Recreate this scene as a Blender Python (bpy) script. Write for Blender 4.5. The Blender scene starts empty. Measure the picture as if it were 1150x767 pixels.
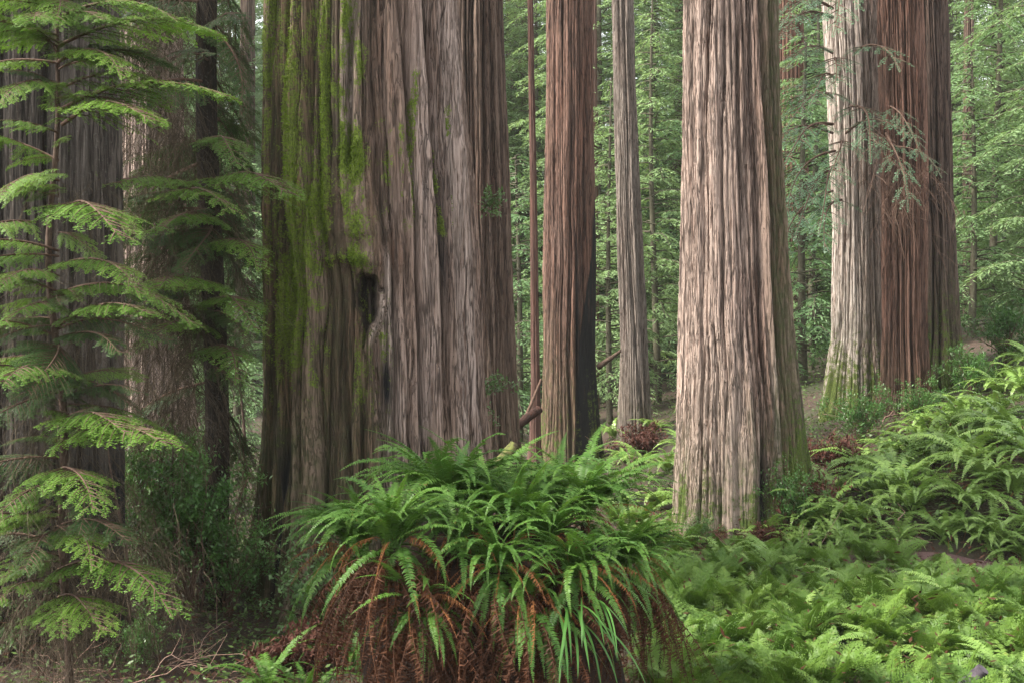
import bpy, math, random
import numpy as np
from mathutils import Vector, Matrix, Euler

random.seed(7)
RNG = np.random.default_rng(11)
PI = math.pi
SC = bpy.context.scene
COL = SC.collection

# ------------------------------------------------------------------ helpers
CAM_Z = 3.0
FPX = 1233.0
def at(px, py, d):
    return ((px - 575.0) / FPX * d, d, CAM_Z + (400.0 - py) / FPX * d)
def xat(px, d):
    return (px - 575.0) / FPX * d

def mk(name, V, Q=None, T=None, mat=None, smooth=True, attrs=None, mats=None, mi=None):
    V = np.asarray(V, dtype=np.float32).reshape(-1, 3)
    me = bpy.data.meshes.new(name)
    me.vertices.add(len(V)); me.vertices.foreach_set('co', V.ravel())
    parts, tot = [], []
    if Q is not None and len(Q):
        Q = np.asarray(Q, dtype=np.int32).reshape(-1, 4); parts.append(Q.ravel()); tot.append(np.full(len(Q), 4, np.int32))
    if T is not None and len(T):
        T = np.asarray(T, dtype=np.int32).reshape(-1, 3); parts.append(T.ravel()); tot.append(np.full(len(T), 3, np.int32))
    L = np.concatenate(parts); tot = np.concatenate(tot)
    start = np.concatenate([[0], np.cumsum(tot)[:-1]]).astype(np.int32)
    me.loops.add(len(L)); me.loops.foreach_set('vertex_index', L)
    me.polygons.add(len(tot)); me.polygons.foreach_set('loop_start', start)
    if smooth:
        me.polygons.foreach_set('use_smooth', np.ones(len(tot), dtype=bool))
    for k, a in (attrs or {}).items():
        at_ = me.attributes.new(k, 'FLOAT', 'POINT'); at_.data.foreach_set('value', np.asarray(a, np.float32).ravel())
    for m in (mats or ([mat] if mat else [])):
        me.materials.append(m)
    if mi is not None:
        me.polygons.foreach_set('material_index', np.asarray(mi, np.int32))
    me.update(calc_edges=True)
    return me

def ob(name, me, parent=None, loc=(0, 0, 0), rot=(0, 0, 0), scale=(1, 1, 1)):
    o = bpy.data.objects.new(name, me); COL.objects.link(o)
    o.location = loc; o.rotation_euler = rot; o.scale = scale
    if parent: o.parent = parent
    return o
def tag(o, label, cat, group=None):
    o['label'] = label; o['category'] = cat
    if group: o['group'] = group
    return o
def thing(name, label, cat, loc=(0, 0, 0), rotz=0.0, group=None):
    o = bpy.data.objects.new(name, None); COL.objects.link(o)
    o.empty_display_size = 0.2
    o.location = loc; o.rotation_euler = (0, 0, rotz)
    return tag(o, label, cat, group)
KIDS = {}
def dup(root, loc, rotz, s=1.0, label=None, group=None):
    r = root.copy(); COL.objects.link(r); r.location = loc; r.rotation_euler = (0, 0, rotz); r.scale = (s, s, s)
    if label: r['label'] = label
    if group: r['group'] = group
    if root.name not in KIDS:
        KIDS[root.name] = [(c, list(c.children)) for c in root.children]
    for ch, gs in KIDS[root.name]:
        c = ch.copy(); COL.objects.link(c); c.parent = r
        for g in gs:
            d = g.copy(); COL.objects.link(d); d.parent = c
    return r

class Geo:
    """collects vertices, quads and triangles of one mesh"""
    def __init__(s): s.V = []; s.Q = []; s.T = []; s.n = 0
    def add(s, V, Q=None, T=None):
        V = np.asarray(V, float).reshape(-1, 3)
        if Q is not None: s.Q.append(np.asarray(Q, int).reshape(-1, 4) + s.n)
        if T is not None: s.T.append(np.asarray(T, int).reshape(-1, 3) + s.n)
        s.V.append(V); s.n += len(V)
    def kites(s, B, D, S, l, w, mid=0.45, N=None, fold=0.0):
        """one pointed leaf per row: base B, direction D, sideways S, length l, width w"""
        B = np.atleast_2d(B); n = len(B)
        l = np.broadcast_to(np.asarray(l, float), (n,))[:, None]; w = np.broadcast_to(np.asarray(w, float), (n,))[:, None]
        M = B + D * l * mid
        if N is not None: M = M + N * (l * fold)
        V = np.stack([B, M + S * w * .5, B + D * l, M - S * w * .5], 1).reshape(-1, 3)
        s.add(V, np.arange(4 * n).reshape(n, 4))
    def lances(s, B, D, S, N, l, w, droop=0.15):
        """five-vertex pinna: narrow base, wide middle, tip bent down"""
        n = len(B); l = np.broadcast_to(np.asarray(l, float), (n,))[:, None]; w = np.broadcast_to(np.asarray(w, float), (n,))[:, None]
        M = B + D * l * .45 + N * l * .05
        Tp = B + D * l - N * l * droop
        V = np.stack([B - S * w * .32, B + S * w * .38, M + S * w * .5, M - S * w * .5, Tp], 1).reshape(-1, 3)
        k = 5 * np.arange(n)[:, None]
        s.add(V, k + np.array([0, 1, 2, 3]), k + np.array([3, 2, 4]))
    def tube(s, P, R, k=5):
        P = np.asarray(P, float); n = len(P); R = np.broadcast_to(np.asarray(R, float), (n,))
        T = np.gradient(P, axis=0); T /= np.linalg.norm(T, axis=1)[:, None] + 1e-9
        up = np.where(np.abs(T[:, 2:3]) > .9, np.array([[1., 0, 0]]), np.array([[0, 0, 1.]]))
        A = np.cross(T, up); A /= np.linalg.norm(A, axis=1)[:, None] + 1e-9
        Bn = np.cross(T, A)
        a = np.arange(k) / k * 2 * PI
        V = P[:, None, :] + R[:, None, None] * (A[:, None, :] * np.cos(a)[None, :, None] + Bn[:, None, :] * np.sin(a)[None, :, None])
        i = np.arange(n - 1)[:, None] * k; j = np.arange(k)[None, :]; j2 = (j + 1) % k
        Q = np.stack([i + j, i + j2, i + k + j2, i + k + j], -1).reshape(-1, 4)
        s.add(V.reshape(-1, 3), Q)
        if R[-1] > .004:
            c = np.arange(k); s.add(np.vstack([V[-1], P[-1:]]), None, np.stack([c, (c + 1) % k, np.full(k, k)], -1))
    def ribbon(s, P, S, w):
        P = np.asarray(P, float); n = len(P); w = np.broadcast_to(np.asarray(w, float), (n,))[:, None]
        V = np.stack([P - S * w * .5, P + S * w * .5], 1).reshape(-1, 3); i = 2 * np.arange(n - 1)[:, None]
        s.add(V, i + np.array([0, 1, 3, 2]))
    def mesh(s, name, mat, smooth=True):
        return mk(name, np.vstack(s.V), np.vstack(s.Q) if s.Q else None, np.vstack(s.T) if s.T else None, mat, smooth)

def unit(a): return a / (np.linalg.norm(a, axis=-1, keepdims=True) + 1e-9)

_tab = np.random.default_rng(5).random((512, 512))
def vnoise(u, v, pu=None, seed=0):
    """smooth value noise of two coordinates, periodic in u with period pu"""
    u = np.asarray(u, float); v = np.asarray(v, float)
    iu = np.floor(u).astype(int); iv = np.floor(v).astype(int); fu = u - iu; fv = v - iv
    fu = fu * fu * fu * (fu * (fu * 6 - 15) + 10); fv = fv * fv * fv * (fv * (fv * 6 - 15) + 10)
    s1, s2 = seed * 37, seed * 91
    a0, a1 = (iu, iu + 1) if pu is None else (np.mod(iu, pu), np.mod(iu + 1, pu))
    g = lambda a, b: _tab[(a + s1) % 512, (b + s2) % 512]
    return (g(a0, iv) * (1 - fu) + g(a1, iv) * fu) * (1 - fv) + (g(a0, iv + 1) * (1 - fu) + g(a1, iv + 1) * fu) * fv
def fbm(u, v, pu=None, seed=0, oct=4):
    t = 0; a = .5
    for i in range(oct):
        t = t + a * vnoise(u * 2 ** i, v * 2 ** i, None if pu is None else pu * 2 ** i, seed + i * 3); a *= .5
    return t / (1 - .5 ** oct)
def sstep(a, b, x):
    t = np.clip((x - a) / (b - a), 0, 1); return t * t * (3 - 2 * t)

# ------------------------------------------------------------------ terrain
def hgt(x, y):
    x = np.asarray(x, float); y = np.asarray(y, float)
    u = (x - 3.8) + (y - 15.5) * .12
    bank = .315 * np.maximum(u, 0) ** 1.0 * sstep(14.7, 17.2, y) * (1 - .55 * sstep(28, 60, y))
    bank = bank + .5 * sstep(3, 6, u) * sstep(15.2, 16.6, y) * 0.08
    far = .028 * np.maximum(y - 36, 0) + .0006 * np.maximum(np.abs(x) - 10, 0) ** 2
    rough = .22 * (fbm(x * .35, y * .35, seed=3) - .5) + .08 * (fbm(x * 1.7, y * 1.7, seed=4) - .5)
    near = .5 * sstep(6, 0, y) + .25 * sstep(-2.5, -5, x) * sstep(16, 9, y)
    return np.where(y < 400, bank + far + rough + near, 0)
def hz(x, y): return float(hgt(x, y))
def trail_y(x): return 15.75 - .1 * (x - 1.5) - .012 * np.maximum(x - 1.5, 0) ** 2 + .25 * np.sin(x * .55)

# ------------------------------------------------------------------ materials
class NT:
    def __init__(s, name):
        s.m = bpy.data.materials.new(name); s.m.use_nodes = True; s.t = s.m.node_tree; s.t.nodes.clear()
    def n(s, typ, **kw):
        nd = s.t.nodes.new(typ)
        for k, v in kw.items():
            if k.startswith('i_'):
                nd.inputs[int(k[2:]) if k[2:].isdigit() else k[2:].replace('_', ' ')].default_value = v
            else: setattr(nd, k, v)
        return nd
    def l(s, a, b): s.t.links.new(a, b)
    def noise(s, vec, scale, detail=5, rough=.55, dist=0.0):
        nd = s.n('ShaderNodeTexNoise'); nd.inputs['Scale'].default_value = scale; nd.inputs['Detail'].default_value = detail
        nd.inputs['Roughness'].default_value = rough; nd.inputs['Distortion'].default_value = dist
        s.l(vec, nd.inputs['Vector']); return nd.outputs['Fac']
    def mapv(s, vec, sc, rot=(0, 0, 0)):
        nd = s.n('ShaderNodeMapping'); nd.inputs['Scale'].default_value = sc; nd.inputs['Rotation'].default_value = rot; s.l(vec, nd.inputs['Vector']); return nd.outputs['Vector']
    def math(s, op, a, b=None, clamp=False, c=None):
        nd = s.n('ShaderNodeMath', operation=op); nd.use_clamp = clamp
        for i, v in enumerate((a, b, c)):
            if v is None: continue
            if isinstance(v, (int, float)): nd.inputs[i].default_value = v
            else: s.l(v, nd.inputs[i])
        return nd.outputs[0]
    def rng(s, v, a, b, c=0.0, d=1.0):
        nd = s.n('ShaderNodeMapRange'); nd.interpolation_type = 'SMOOTHSTEP'
        for i, k in enumerate((a, b, c, d)): nd.inputs[i + 1].default_value = k
        s.l(v, nd.inputs[0]); return nd.outputs[0]
    def mix(s, f, a, b, mode='MIX'):
        nd = s.n('ShaderNodeMix', data_type='RGBA', blend_type=mode)
        for i, v in ((0, f), (6, a), (7, b)):
            if isinstance(v, (int, float)): nd.inputs[i].default_value = v
            elif isinstance(v, (tuple, list)): nd.inputs[i].default_value = (*v[:3], 1)
            else: s.l(v, nd.inputs[i])
        return nd.outputs[2]
    def attr(s, name):
        nd = s.n('ShaderNodeAttribute'); nd.attribute_name = name; return nd.outputs['Fac']
    def out(s, sh):
        o = s.n('ShaderNodeOutputMaterial'); s.l(sh, o.inputs['Surface'])

def bark_mat(name, crest, furrow, pale, moss=(.075, .115, .018), moss2=(.035, .055, .012), streak=1.0, lichen=0.0, bump=.02):
    t = NT(name); co = t.n('ShaderNodeTexCoord').outputs['Object']
    ridge, mossa, grey, char_dark = t.attr('ridge'), t.attr('moss'), t.attr('grey'), t.attr('char_dark')
    v1 = t.mapv(co, (11 * streak, 11 * streak, .8)); v2 = t.mapv(co, (38 * streak, 38 * streak, 2.2)); v3 = t.mapv(co, (1.6, 1.6, .5))
    n1 = t.noise(v1, 1, 6, .62, .12); n2 = t.noise(v2, 1, 5, .65, .1); n3 = t.noise(v3, 1, 4); n4 = t.noise(co, 42, 5, .65); n5 = t.noise(co, 7, 5, .6)
    f = t.math('ADD', t.math('MULTIPLY', t.math('SUBTRACT', ridge, .12), 1.0), t.math('MULTIPLY', t.math('SUBTRACT', n1, .5), 1.7))
    f = t.math('ADD', f, t.math('MULTIPLY', t.math('SUBTRACT', n2, .5), 1.3), True)
    c = t.mix(f, furrow, crest)
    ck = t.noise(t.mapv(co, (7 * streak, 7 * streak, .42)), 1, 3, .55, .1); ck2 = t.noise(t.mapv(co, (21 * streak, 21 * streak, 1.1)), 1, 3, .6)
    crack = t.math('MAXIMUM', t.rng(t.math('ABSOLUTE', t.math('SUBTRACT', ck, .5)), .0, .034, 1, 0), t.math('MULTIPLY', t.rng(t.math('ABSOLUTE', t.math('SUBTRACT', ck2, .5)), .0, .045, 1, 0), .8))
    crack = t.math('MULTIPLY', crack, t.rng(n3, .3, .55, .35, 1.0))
    red = t.rng(n3, .42, .66)
    c = t.mix(t.math('MULTIPLY', red, .55), c, t.mix(.6, c, (crest[0] * .95, crest[1] * .62, crest[2] * .5)))
    tone = t.attr('tone')
    c = t.mix(t.math('MULTIPLY', t.rng(tone, .5, .12), .7), c, (furrow[0] * 2.1, furrow[1] * 1.7, furrow[2] * 1.6))
    c = t.mix(t.math('MULTIPLY', t.rng(tone, .56, .86), .6), c, t.mix(.35, crest, pale))
    g = t.math('MULTIPLY', grey, t.rng(t.math('ADD', n1, t.math('MULTIPLY', ridge, .35)), .38, .72), True)
    g = t.math('MULTIPLY', g, t.rng(n2, .25, .6), True)
    c = t.mix(g, c, pale)
    if lichen:
        c = t.mix(t.math('MULTIPLY', t.rng(n4, .55, .72), lichen), c, (.28, .30, .25))
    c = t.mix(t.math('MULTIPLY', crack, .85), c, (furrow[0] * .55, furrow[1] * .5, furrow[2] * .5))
    c = t.mix(t.math('MULTIPLY', t.attr('film_shade'), t.rng(n5, .3, .7, .35, .9), True), c, (.05, .062, .02))
    c = t.mix(t.math('MULTIPLY', char_dark, t.rng(n1, .2, .45), True), c, (.008, .008, .009))
    mf = t.rng(t.math('ADD', mossa, t.math('ADD', t.math('MULTIPLY', t.math('SUBTRACT', n5, .5), 1.6), t.math('MULTIPLY', t.math('SUBTRACT', n4, .5), 1.1))), .5, .75)
    mc = t.mix(t.rng(n4, .35, .65), moss2, moss); mc = t.mix(t.rng(n3, .35, .7), mc, t.mix(.5, mc, (.09, .10, .02)))
    c = t.mix(mf, c, mc)
    hgt_ = t.math('ADD', t.math('MULTIPLY', n2, 1.0), t.math('ADD', t.math('MULTIPLY', n4, .35), t.math('MULTIPLY', t.math('SUBTRACT', n1, crack), .8)))
    bp = t.n('ShaderNodeBump'); bp.inputs['Strength'].default_value = .9; bp.inputs['Distance'].default_value = bump; t.l(hgt_, bp.inputs['Height'])
    p = t.n('ShaderNodeBsdfPrincipled'); t.l(c, p.inputs['Base Color']); p.inputs['Roughness'].default_value = .85; p.inputs['Specular IOR Level'].default_value = .25
    t.l(bp.outputs[0], p.inputs['Normal']); t.out(p.outputs[0]); return t.m

def leaf_mat(name, ca, cb, transl=.35, rough=.45, spec=.4, brown=None, nscale=3.0, bf=.0):
    t = NT(name); co = t.n('ShaderNodeTexCoord').outputs['Object']
    oi = t.n('ShaderNodeObjectInfo')
    n = t.noise(co, nscale, 4, .6)
    n2 = t.noise(co, nscale * 9, 2, .6)
    f = t.math('ADD', t.math('MULTIPLY', oi.outputs['Random'], .5), t.math('ADD', t.math('MULTIPLY', n, .9), t.math('SUBTRACT', t.math('MULTIPLY', n2, .5), .45)), True)
    c = t.mix(f, ca, cb)
    if brown: c = t.mix(t.math('MULTIPLY', t.rng(n2, .62, .74), bf), c, brown)
    p = t.n('ShaderNodeBsdfPrincipled'); t.l(c, p.inputs['Base Color']); p.inputs['Roughness'].default_value = rough; p.inputs['Specular IOR Level'].default_value = spec
    tr = t.n('ShaderNodeBsdfTranslucent'); t.l(t.mix(.5, c, (1, 1, .4), 'MULTIPLY'), tr.inputs['Color'])
    tr2 = t.mix(.0, c, c)
    mx = t.n('ShaderNodeMixShader'); mx.inputs[0].default_value = transl
    t.l(p.outputs[0], mx.inputs[1]); t.l(tr.outputs[0], mx.inputs[2]); t.out(mx.outputs[0]); return t.m

def wood_mat(name, ca, cb, rough=.85, sc=12):
    t = NT(name); co = t.n('ShaderNodeTexCoord').outputs['Object']
    n = t.noise(co, sc, 6, .65); n2 = t.noise(co, sc * 5, 3)
    c = t.mix(t.rng(n, .3, .7), ca, cb)
    bp = t.n('ShaderNodeBump'); bp.inputs['Strength'].default_value = .6; bp.inputs['Distance'].default_value = .01; t.l(t.math('ADD', n, t.math('MULTIPLY', n2, .4)), bp.inputs['Height'])
    p = t.n('ShaderNodeBsdfPrincipled'); t.l(c, p.inputs['Base Color']); p.inputs['Roughness'].default_value = rough; p.inputs['Specular IOR Level'].default_value = .2
    t.l(bp.outputs[0], p.inputs['Normal']); t.out(p.outputs[0]); return t.m

def ground_mat(name, cols, sc=1.0):
    t = NT(name); co = t.n('ShaderNodeTexCoord').outputs['Object']
    n1 = t.noise(co, .5 * sc, 5, .6); n2 = t.noise(co, 6 * sc, 6, .7); n3 = t.noise(co, 40 * sc, 4, .7)
    c = t.mix(t.rng(n2, .35, .65), cols[0], cols[1]); c = t.mix(t.rng(n3, .5, .7), c, cols[2]); c = t.mix(t.math('MULTIPLY', t.rng(n1, .45, .65), .7), c, cols[3])
    bp = t.n('ShaderNodeBump'); bp.inputs['Strength'].default_value = 1; bp.inputs['Distance'].default_value = .03; t.l(t.math('ADD', n2, t.math('MULTIPLY', n3, .4)), bp.inputs['Height'])
    p = t.n('ShaderNodeBsdfPrincipled'); t.l(c, p.inputs['Base Color']); p.inputs['Roughness'].default_value = .9; t.l(bp.outputs[0], p.inputs['Normal']); t.out(p.outputs[0]); return t.m

M = {}
M['ground'] = ground_mat('forest_floor', [(.022, .014, .009), (.05, .027, .017), (.08, .043, .028), (.022, .03, .009)])
M['trail'] = ground_mat('trail_duff', [(.11, .06, .055), (.15, .085, .075), (.2, .12, .1), (.09, .05, .045)], 1.3)
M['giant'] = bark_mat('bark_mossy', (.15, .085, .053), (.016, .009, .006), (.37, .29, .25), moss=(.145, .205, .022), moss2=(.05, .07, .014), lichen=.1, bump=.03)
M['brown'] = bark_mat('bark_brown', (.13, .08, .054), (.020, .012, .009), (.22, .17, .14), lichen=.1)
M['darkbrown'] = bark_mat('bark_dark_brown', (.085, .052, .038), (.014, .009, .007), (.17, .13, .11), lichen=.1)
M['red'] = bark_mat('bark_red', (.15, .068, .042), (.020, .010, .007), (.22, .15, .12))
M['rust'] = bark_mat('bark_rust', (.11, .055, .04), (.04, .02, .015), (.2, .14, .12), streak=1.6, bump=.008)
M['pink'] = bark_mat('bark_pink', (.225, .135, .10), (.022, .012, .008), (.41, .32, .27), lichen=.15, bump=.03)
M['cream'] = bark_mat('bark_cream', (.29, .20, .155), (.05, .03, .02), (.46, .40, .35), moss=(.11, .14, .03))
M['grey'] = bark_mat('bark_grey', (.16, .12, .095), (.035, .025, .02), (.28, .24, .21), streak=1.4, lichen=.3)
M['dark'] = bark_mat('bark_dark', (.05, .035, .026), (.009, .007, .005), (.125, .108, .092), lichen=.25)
M['stem'] = wood_mat('bark_stem', (.035, .022, .016), (.09, .06, .045))
M['bgstem'] = wood_mat('conifer_stem', (.05, .042, .03), (.09, .085, .055))
M['twig'] = wood_mat('twig_wood', (.06, .035, .024), (.12, .075, .055))
M['deadtwig'] = wood_mat('lichen_twig', (.035, .025, .016), (.085, .066, .042), sc=6)
M['palewood'] = wood_mat('bare_branch', (.17, .10, .075), (.30, .20, .16), sc=8)
M['mosslog'] = wood_mat('mossy_log', (.03, .02, .013), (.12, .14, .035), sc=9)
M['stump'] = wood_mat('rotten_stump', (.009, .006, .005), (.03, .017, .011), sc=5)
M['fern'] = leaf_mat('sword_fern_leaf', (.03, .09, .013), (.10, .20, .03), .3, .48, .32, (.14, .06, .02), 2.5, .6)
M['fern_stem'] = wood_mat('fern_stalk', (.09, .11, .03), (.12, .08, .03))
M['fernlight'] = leaf_mat('bank_fern_leaf', (.08, .17, .025), (.25, .37, .09), .28, .36, .5, (.16, .08, .03), 2.5, .45)
M['lady'] = leaf_mat('lady_fern_leaf', (.05, .12, .016), (.16, .26, .045), .35, .52, .3, (.2, .09, .03), 2.0, .35)
M['dead'] = leaf_mat('dead_fern_leaf', (.018, .009, .006), (.10, .038, .016), .15, .7, .2, nscale=4)
M['deadred'] = leaf_mat('dead_red_leaf', (.04, .015, .011), (.10, .038, .027), .15, .7, .2, nscale=4)
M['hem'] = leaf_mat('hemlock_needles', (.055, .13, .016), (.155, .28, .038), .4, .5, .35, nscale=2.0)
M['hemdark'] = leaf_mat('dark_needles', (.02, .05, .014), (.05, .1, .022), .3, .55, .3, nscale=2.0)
M['red_needles'] = leaf_mat('redwood_needles', (.05, .12, .06), (.12, .23, .12), .3, .45, .45, nscale=2.0)
M['bg1'] = leaf_mat('conifer_green', (.09, .175, .075), (.215, .33, .15), .4, .6, .3, nscale=.35)  # conifer foliage colours lifted pale, distance haze put into the colour
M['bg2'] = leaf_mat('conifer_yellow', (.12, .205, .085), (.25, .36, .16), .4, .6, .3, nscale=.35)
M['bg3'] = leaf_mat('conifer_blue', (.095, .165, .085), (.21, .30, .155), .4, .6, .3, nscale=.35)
M['shrub'] = leaf_mat('shrub_leaf', (.035, .10, .02), (.09, .19, .04), .3, .4, .45, nscale=2.0)
M['shrubpale'] = leaf_mat('pale_shrub_leaf', (.06, .13, .04), (.13, .21, .075), .3, .4, .4, nscale=2.0)
M['litter'] = leaf_mat('leaf_litter', (.03, .015, .009), (.11, .052, .03), .1, .7, .2, nscale=5)
M['cover'] = leaf_mat('ground_cover_leaf', (.035, .075, .016), (.10, .16, .04), .3, .5, .4, nscale=1.0)
M['moss'] = leaf_mat('moss_tuft', (.07, .13, .012), (.17, .24, .025), .25, .8, .1, nscale=3)
M['strap'] = leaf_mat('strap_leaf', (.035, .11, .018), (.09, .21, .035), .3, .45, .4, nscale=3)
M['stone'] = wood_mat('grey_stone', (.03, .025, .03), (.11, .09, .11), .85, 9)

# ------------------------------------------------------------------ ground
def grid_sheet(name, xs, ys, mat, off=0.0):
    X, Y = np.meshgrid(xs, ys); Z = hgt(X, Y) + off
    nx, ny = len(xs), len(ys); i = np.arange(ny - 1)[:, None] * nx + np.arange(nx - 1)[None, :]
    Q = np.stack([i, i + 1, i + nx + 1, i + nx], -1).reshape(-1, 4)
    o = ob(name, mk(name, np.stack([X, Y, Z], -1), Q, None, mat)); o['kind'] = 'structure'; return o
xs = np.concatenate([np.linspace(-260, -30, 40), np.linspace(-29, -14.2, 30), np.linspace(-14, 16, 260), np.linspace(16.3, 30, 30), np.linspace(31, 260, 40)])
ys = np.concatenate([np.linspace(-30, 4, 18), np.linspace(4.4, 32, 230), np.linspace(32.5, 70, 60), np.linspace(72, 320, 50)])
grid_sheet('ground', xs, ys, M['ground'])
tx = np.linspace(-3, 14, 120); w = np.linspace(-.5, .5, 9)
X = np.repeat(tx[:, None], 9, 1); Y = trail_y(X) + w[None, :]
Z = hgt(X, Y) + .02
i = np.arange(119)[:, None] * 9 + np.arange(8)[None, :]
o = ob('trail', mk('trail', np.stack([X, Y, Z], -1), np.stack([i, i + 9, i + 10, i + 1], -1).reshape(-1, 4), None, M['trail'])); o['kind'] = 'structure'

# ------------------------------------------------------------------ bark trunks
def strips(th, z, N, seed, warp, zf, gw):
    """bark plates: returns height 0..1 (0 in a furrow) and plate offsets"""
    wv = warp * (fbm(th / (2 * PI) * 6, z * zf, 6, seed, 3) - .5) + .35 * warp * (fbm(th / (2 * PI) * 18, z * zf * 3, 18, seed + 9, 3) - .5)
    u = th / (2 * PI) * N + wv
    f = u - np.floor(u); near = np.where(f < .5, np.floor(u), np.floor(u) + 1); d = np.minimum(f, 1 - f)
    amp = vnoise(near, z * zf * 1.6 + near * .77, N, seed + 2)
    g = np.exp(-(d / (gw * (.5 + 1.0 * amp))) ** 2) * sstep(.18, .55, amp)
    cell = np.floor(u); offs = vnoise(cell, z * zf * .9 + cell * .31, N, seed + 4)
    crown = np.sqrt(np.clip(d * 2, 0, 1))
    return (1 - g) * (.55 + .45 * crown), offs

def trunk_mesh(name, prof, mat, seed, nt=360, nz=300, zvis=8.0, N=(24, 60, 150), depth=(.05, .025, .008), masks=None, shape=None, flute=.06, twist=0.0):
    """prof rows: height, radius, centre dx, centre dy. theta 0 faces the camera (-Y)."""
    prof = np.asarray(prof, float)
    s = np.linspace(-1, 1, nt, endpoint=False); th1 = PI * (.6 * s + .4 * s ** 3)
    ztop = prof[-1, 0]
    z1 = np.linspace(prof[0, 0], min(zvis, ztop), nz)
    if ztop > zvis + .1: z1 = np.concatenate([z1, np.linspace(zvis, ztop, 40)[1:]])
    TH, Z = np.meshgrid(th1, z1); n = len(z1)
    R = np.interp(Z, prof[:, 0], prof[:, 1]); CX = np.interp(Z, prof[:, 0], prof[:, 2]); CY = np.interp(Z, prof[:, 0], prof[:, 3])
    TT = TH + twist * Z
    R0 = R.copy(); R = R - .48 * depth[0]
    base = np.exp(-np.maximum(Z - prof[0, 0], 0) / 1.3)
    R = R * (1 + flute * (fbm(TT / (2 * PI) * 7, Z * .16, 7, seed + 20, 2) - .5) * 2 * (1 + 2.2 * base))
    R = R * (1 + .10 * base ** 1.5 * (np.sin(TT * 5 + seed) + .7 * np.sin(TT * 8 + 2 * seed)))
    a, oa = strips(TT, Z, N[0], seed, 1.35, .17, .105)
    b, ob_ = strips(TT, Z, N[1], seed + 30, 1.9, .26, .14)
    c, oc = strips(TT, Z, N[2], seed + 60, 2.8, .5, .24)
    fl = fbm(TT / (2 * PI) * N[2], Z * 9, N[2], seed + 70, 3)
    lump = fbm(TT / (2 * PI) * N[0], Z * 2.6, N[0], seed + 75, 4) - .5
    disp = 1.5 * depth[0] * (a - .8 + .7 * (oa - .5)) + 1.35 * depth[1] * (b - .8 + .9 * (ob_ - .5)) + depth[2] * (c - .8 + oc - .5 + .9 * (fl - .5)) + depth[1] * .7 * lump
    ridge = np.clip(.45 * a + .3 * b + .15 * c + .35 * (oa - .5) + .4 * (ob_ - .5) + .25 * (oc - .5), 0, 1)
    A = dict(ridge=ridge, _p=oa, _q=ob_, moss=np.zeros_like(Z), grey=np.zeros_like(Z), char_dark=np.zeros_like(Z), film_shade=np.zeros_like(Z))
    A['tone'] = np.clip(.5 + .75 * (oa - .5) + .85 * (ob_ - .5) + .35 * (oc - .5), 0, 1)
    if masks: masks(TH, Z, R0 * np.sin(TH), A)
    if shape: disp = shape(TH, Z, R0 * np.sin(TH), disp, A)
    R = R + disp
    V = np.stack([CX + R * np.sin(TH), CY - R * np.cos(TH), Z], -1)
    i = np.arange(n - 1)[:, None] * nt; j = np.arange(nt)[None, :]; j2 = (j + 1) % nt
    Q = np.stack([i + j, i + j2, i + nt + j2, i + nt + j], -1).reshape(-1, 4)
    V = V.reshape(-1, 3); nv = len(V)
    V = np.vstack([V, [[CX[-1, 0], CY[-1, 0], ztop + .05]]]); jj = np.arange(nt)
    T = np.stack([nv - nt + jj, nv - nt + (jj + 1) % nt, np.full(nt, nv)], -1)
    at_ = {k: np.concatenate([v.ravel(), [0]]) for k, v in A.items() if k[0] != '_'}
    return mk(name, V, Q, T, mat, True, at_), V[:nv].reshape(n, nt, 3), A

def tufts(V, mask, n, seed, l=(.015, .05), mat=None, sag=.3, name='moss'):
    """moss tufts: short blades standing out of the bark where the mask is high"""
    r = np.random.default_rng(seed)
    m = mask[:-1, :].ravel(); P = V[:-1].reshape(-1, 3); Vn = V[1:].reshape(-1, 3)
    p = np.clip(m, 0, None); p = p / p.sum(); k = r.choice(len(P), n, p=p)
    B = P[k] + r.normal(0, .008, (n, 3)); c = V.mean(axis=1)
    out = B - np.array([[c[:, 0].mean(), c[:, 1].mean(), 0]]); out[:, 2] = 0; out = unit(out)
    D = unit(out + r.normal(0, .55, (n, 3)) + np.array([0, 0, -sag])); S = unit(np.cross(D, r.normal(0, 1, (n, 3))))
    g = Geo(); g.kites(B - D * .01, D, S, r.uniform(*l, n), r.uniform(l[0] * .5, l[1] * .45, n))
    return g.mesh(name, mat or M['moss'])

def px_prof(d, ybase, rows, zextra=()):
    """profile from silhouettes: rows of (py, left px, right px) for a trunk whose axis is d metres away"""
    xc0 = None; P = []
    for py, l, r in rows:
        z = CAM_Z + (400 - py) / FPX * d; rad = (r - l) / 2 / FPX * d; cx = ((l + r) / 2 - 575) / FPX * d
        P.append([z, rad, cx, 0])
    return np.array(P)

def redwood(label, d, rows, mat, seed, ztop=22, group=None, **kw):
    P = px_prof(d, None, rows); P = P[np.argsort(P[:, 0])]
    cx = P[0, 2]; x0, y0 = cx, d
    zb = hz(x0, y0) - .35
    P[:, 2] -= cx
    if P[0, 0] > zb + .02: P = np.vstack([[zb, P[0, 1] + (P[0, 0] - zb) * .12, 0, 0], P])
    last = P[-1]; slope = (P[-1, 2] - P[-2, 2]) / max(P[-1, 0] - P[-2, 0], .1)
    P = np.vstack([P, [ztop, last[1] * .8, last[2] + slope * .5 * (ztop - last[0]), 0]])
    P[:, 0] -= zb
    t = thing('redwood_tree', label, 'tree', (x0, y0, zb), 0, group)
    me, V, A = trunk_mesh('trunk', P, mat, seed, zvis=CAM_Z + 420 / FPX * d - zb, **kw)
    tr = ob('trunk', me, t)
    return t, V, A, zb, cx

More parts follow.
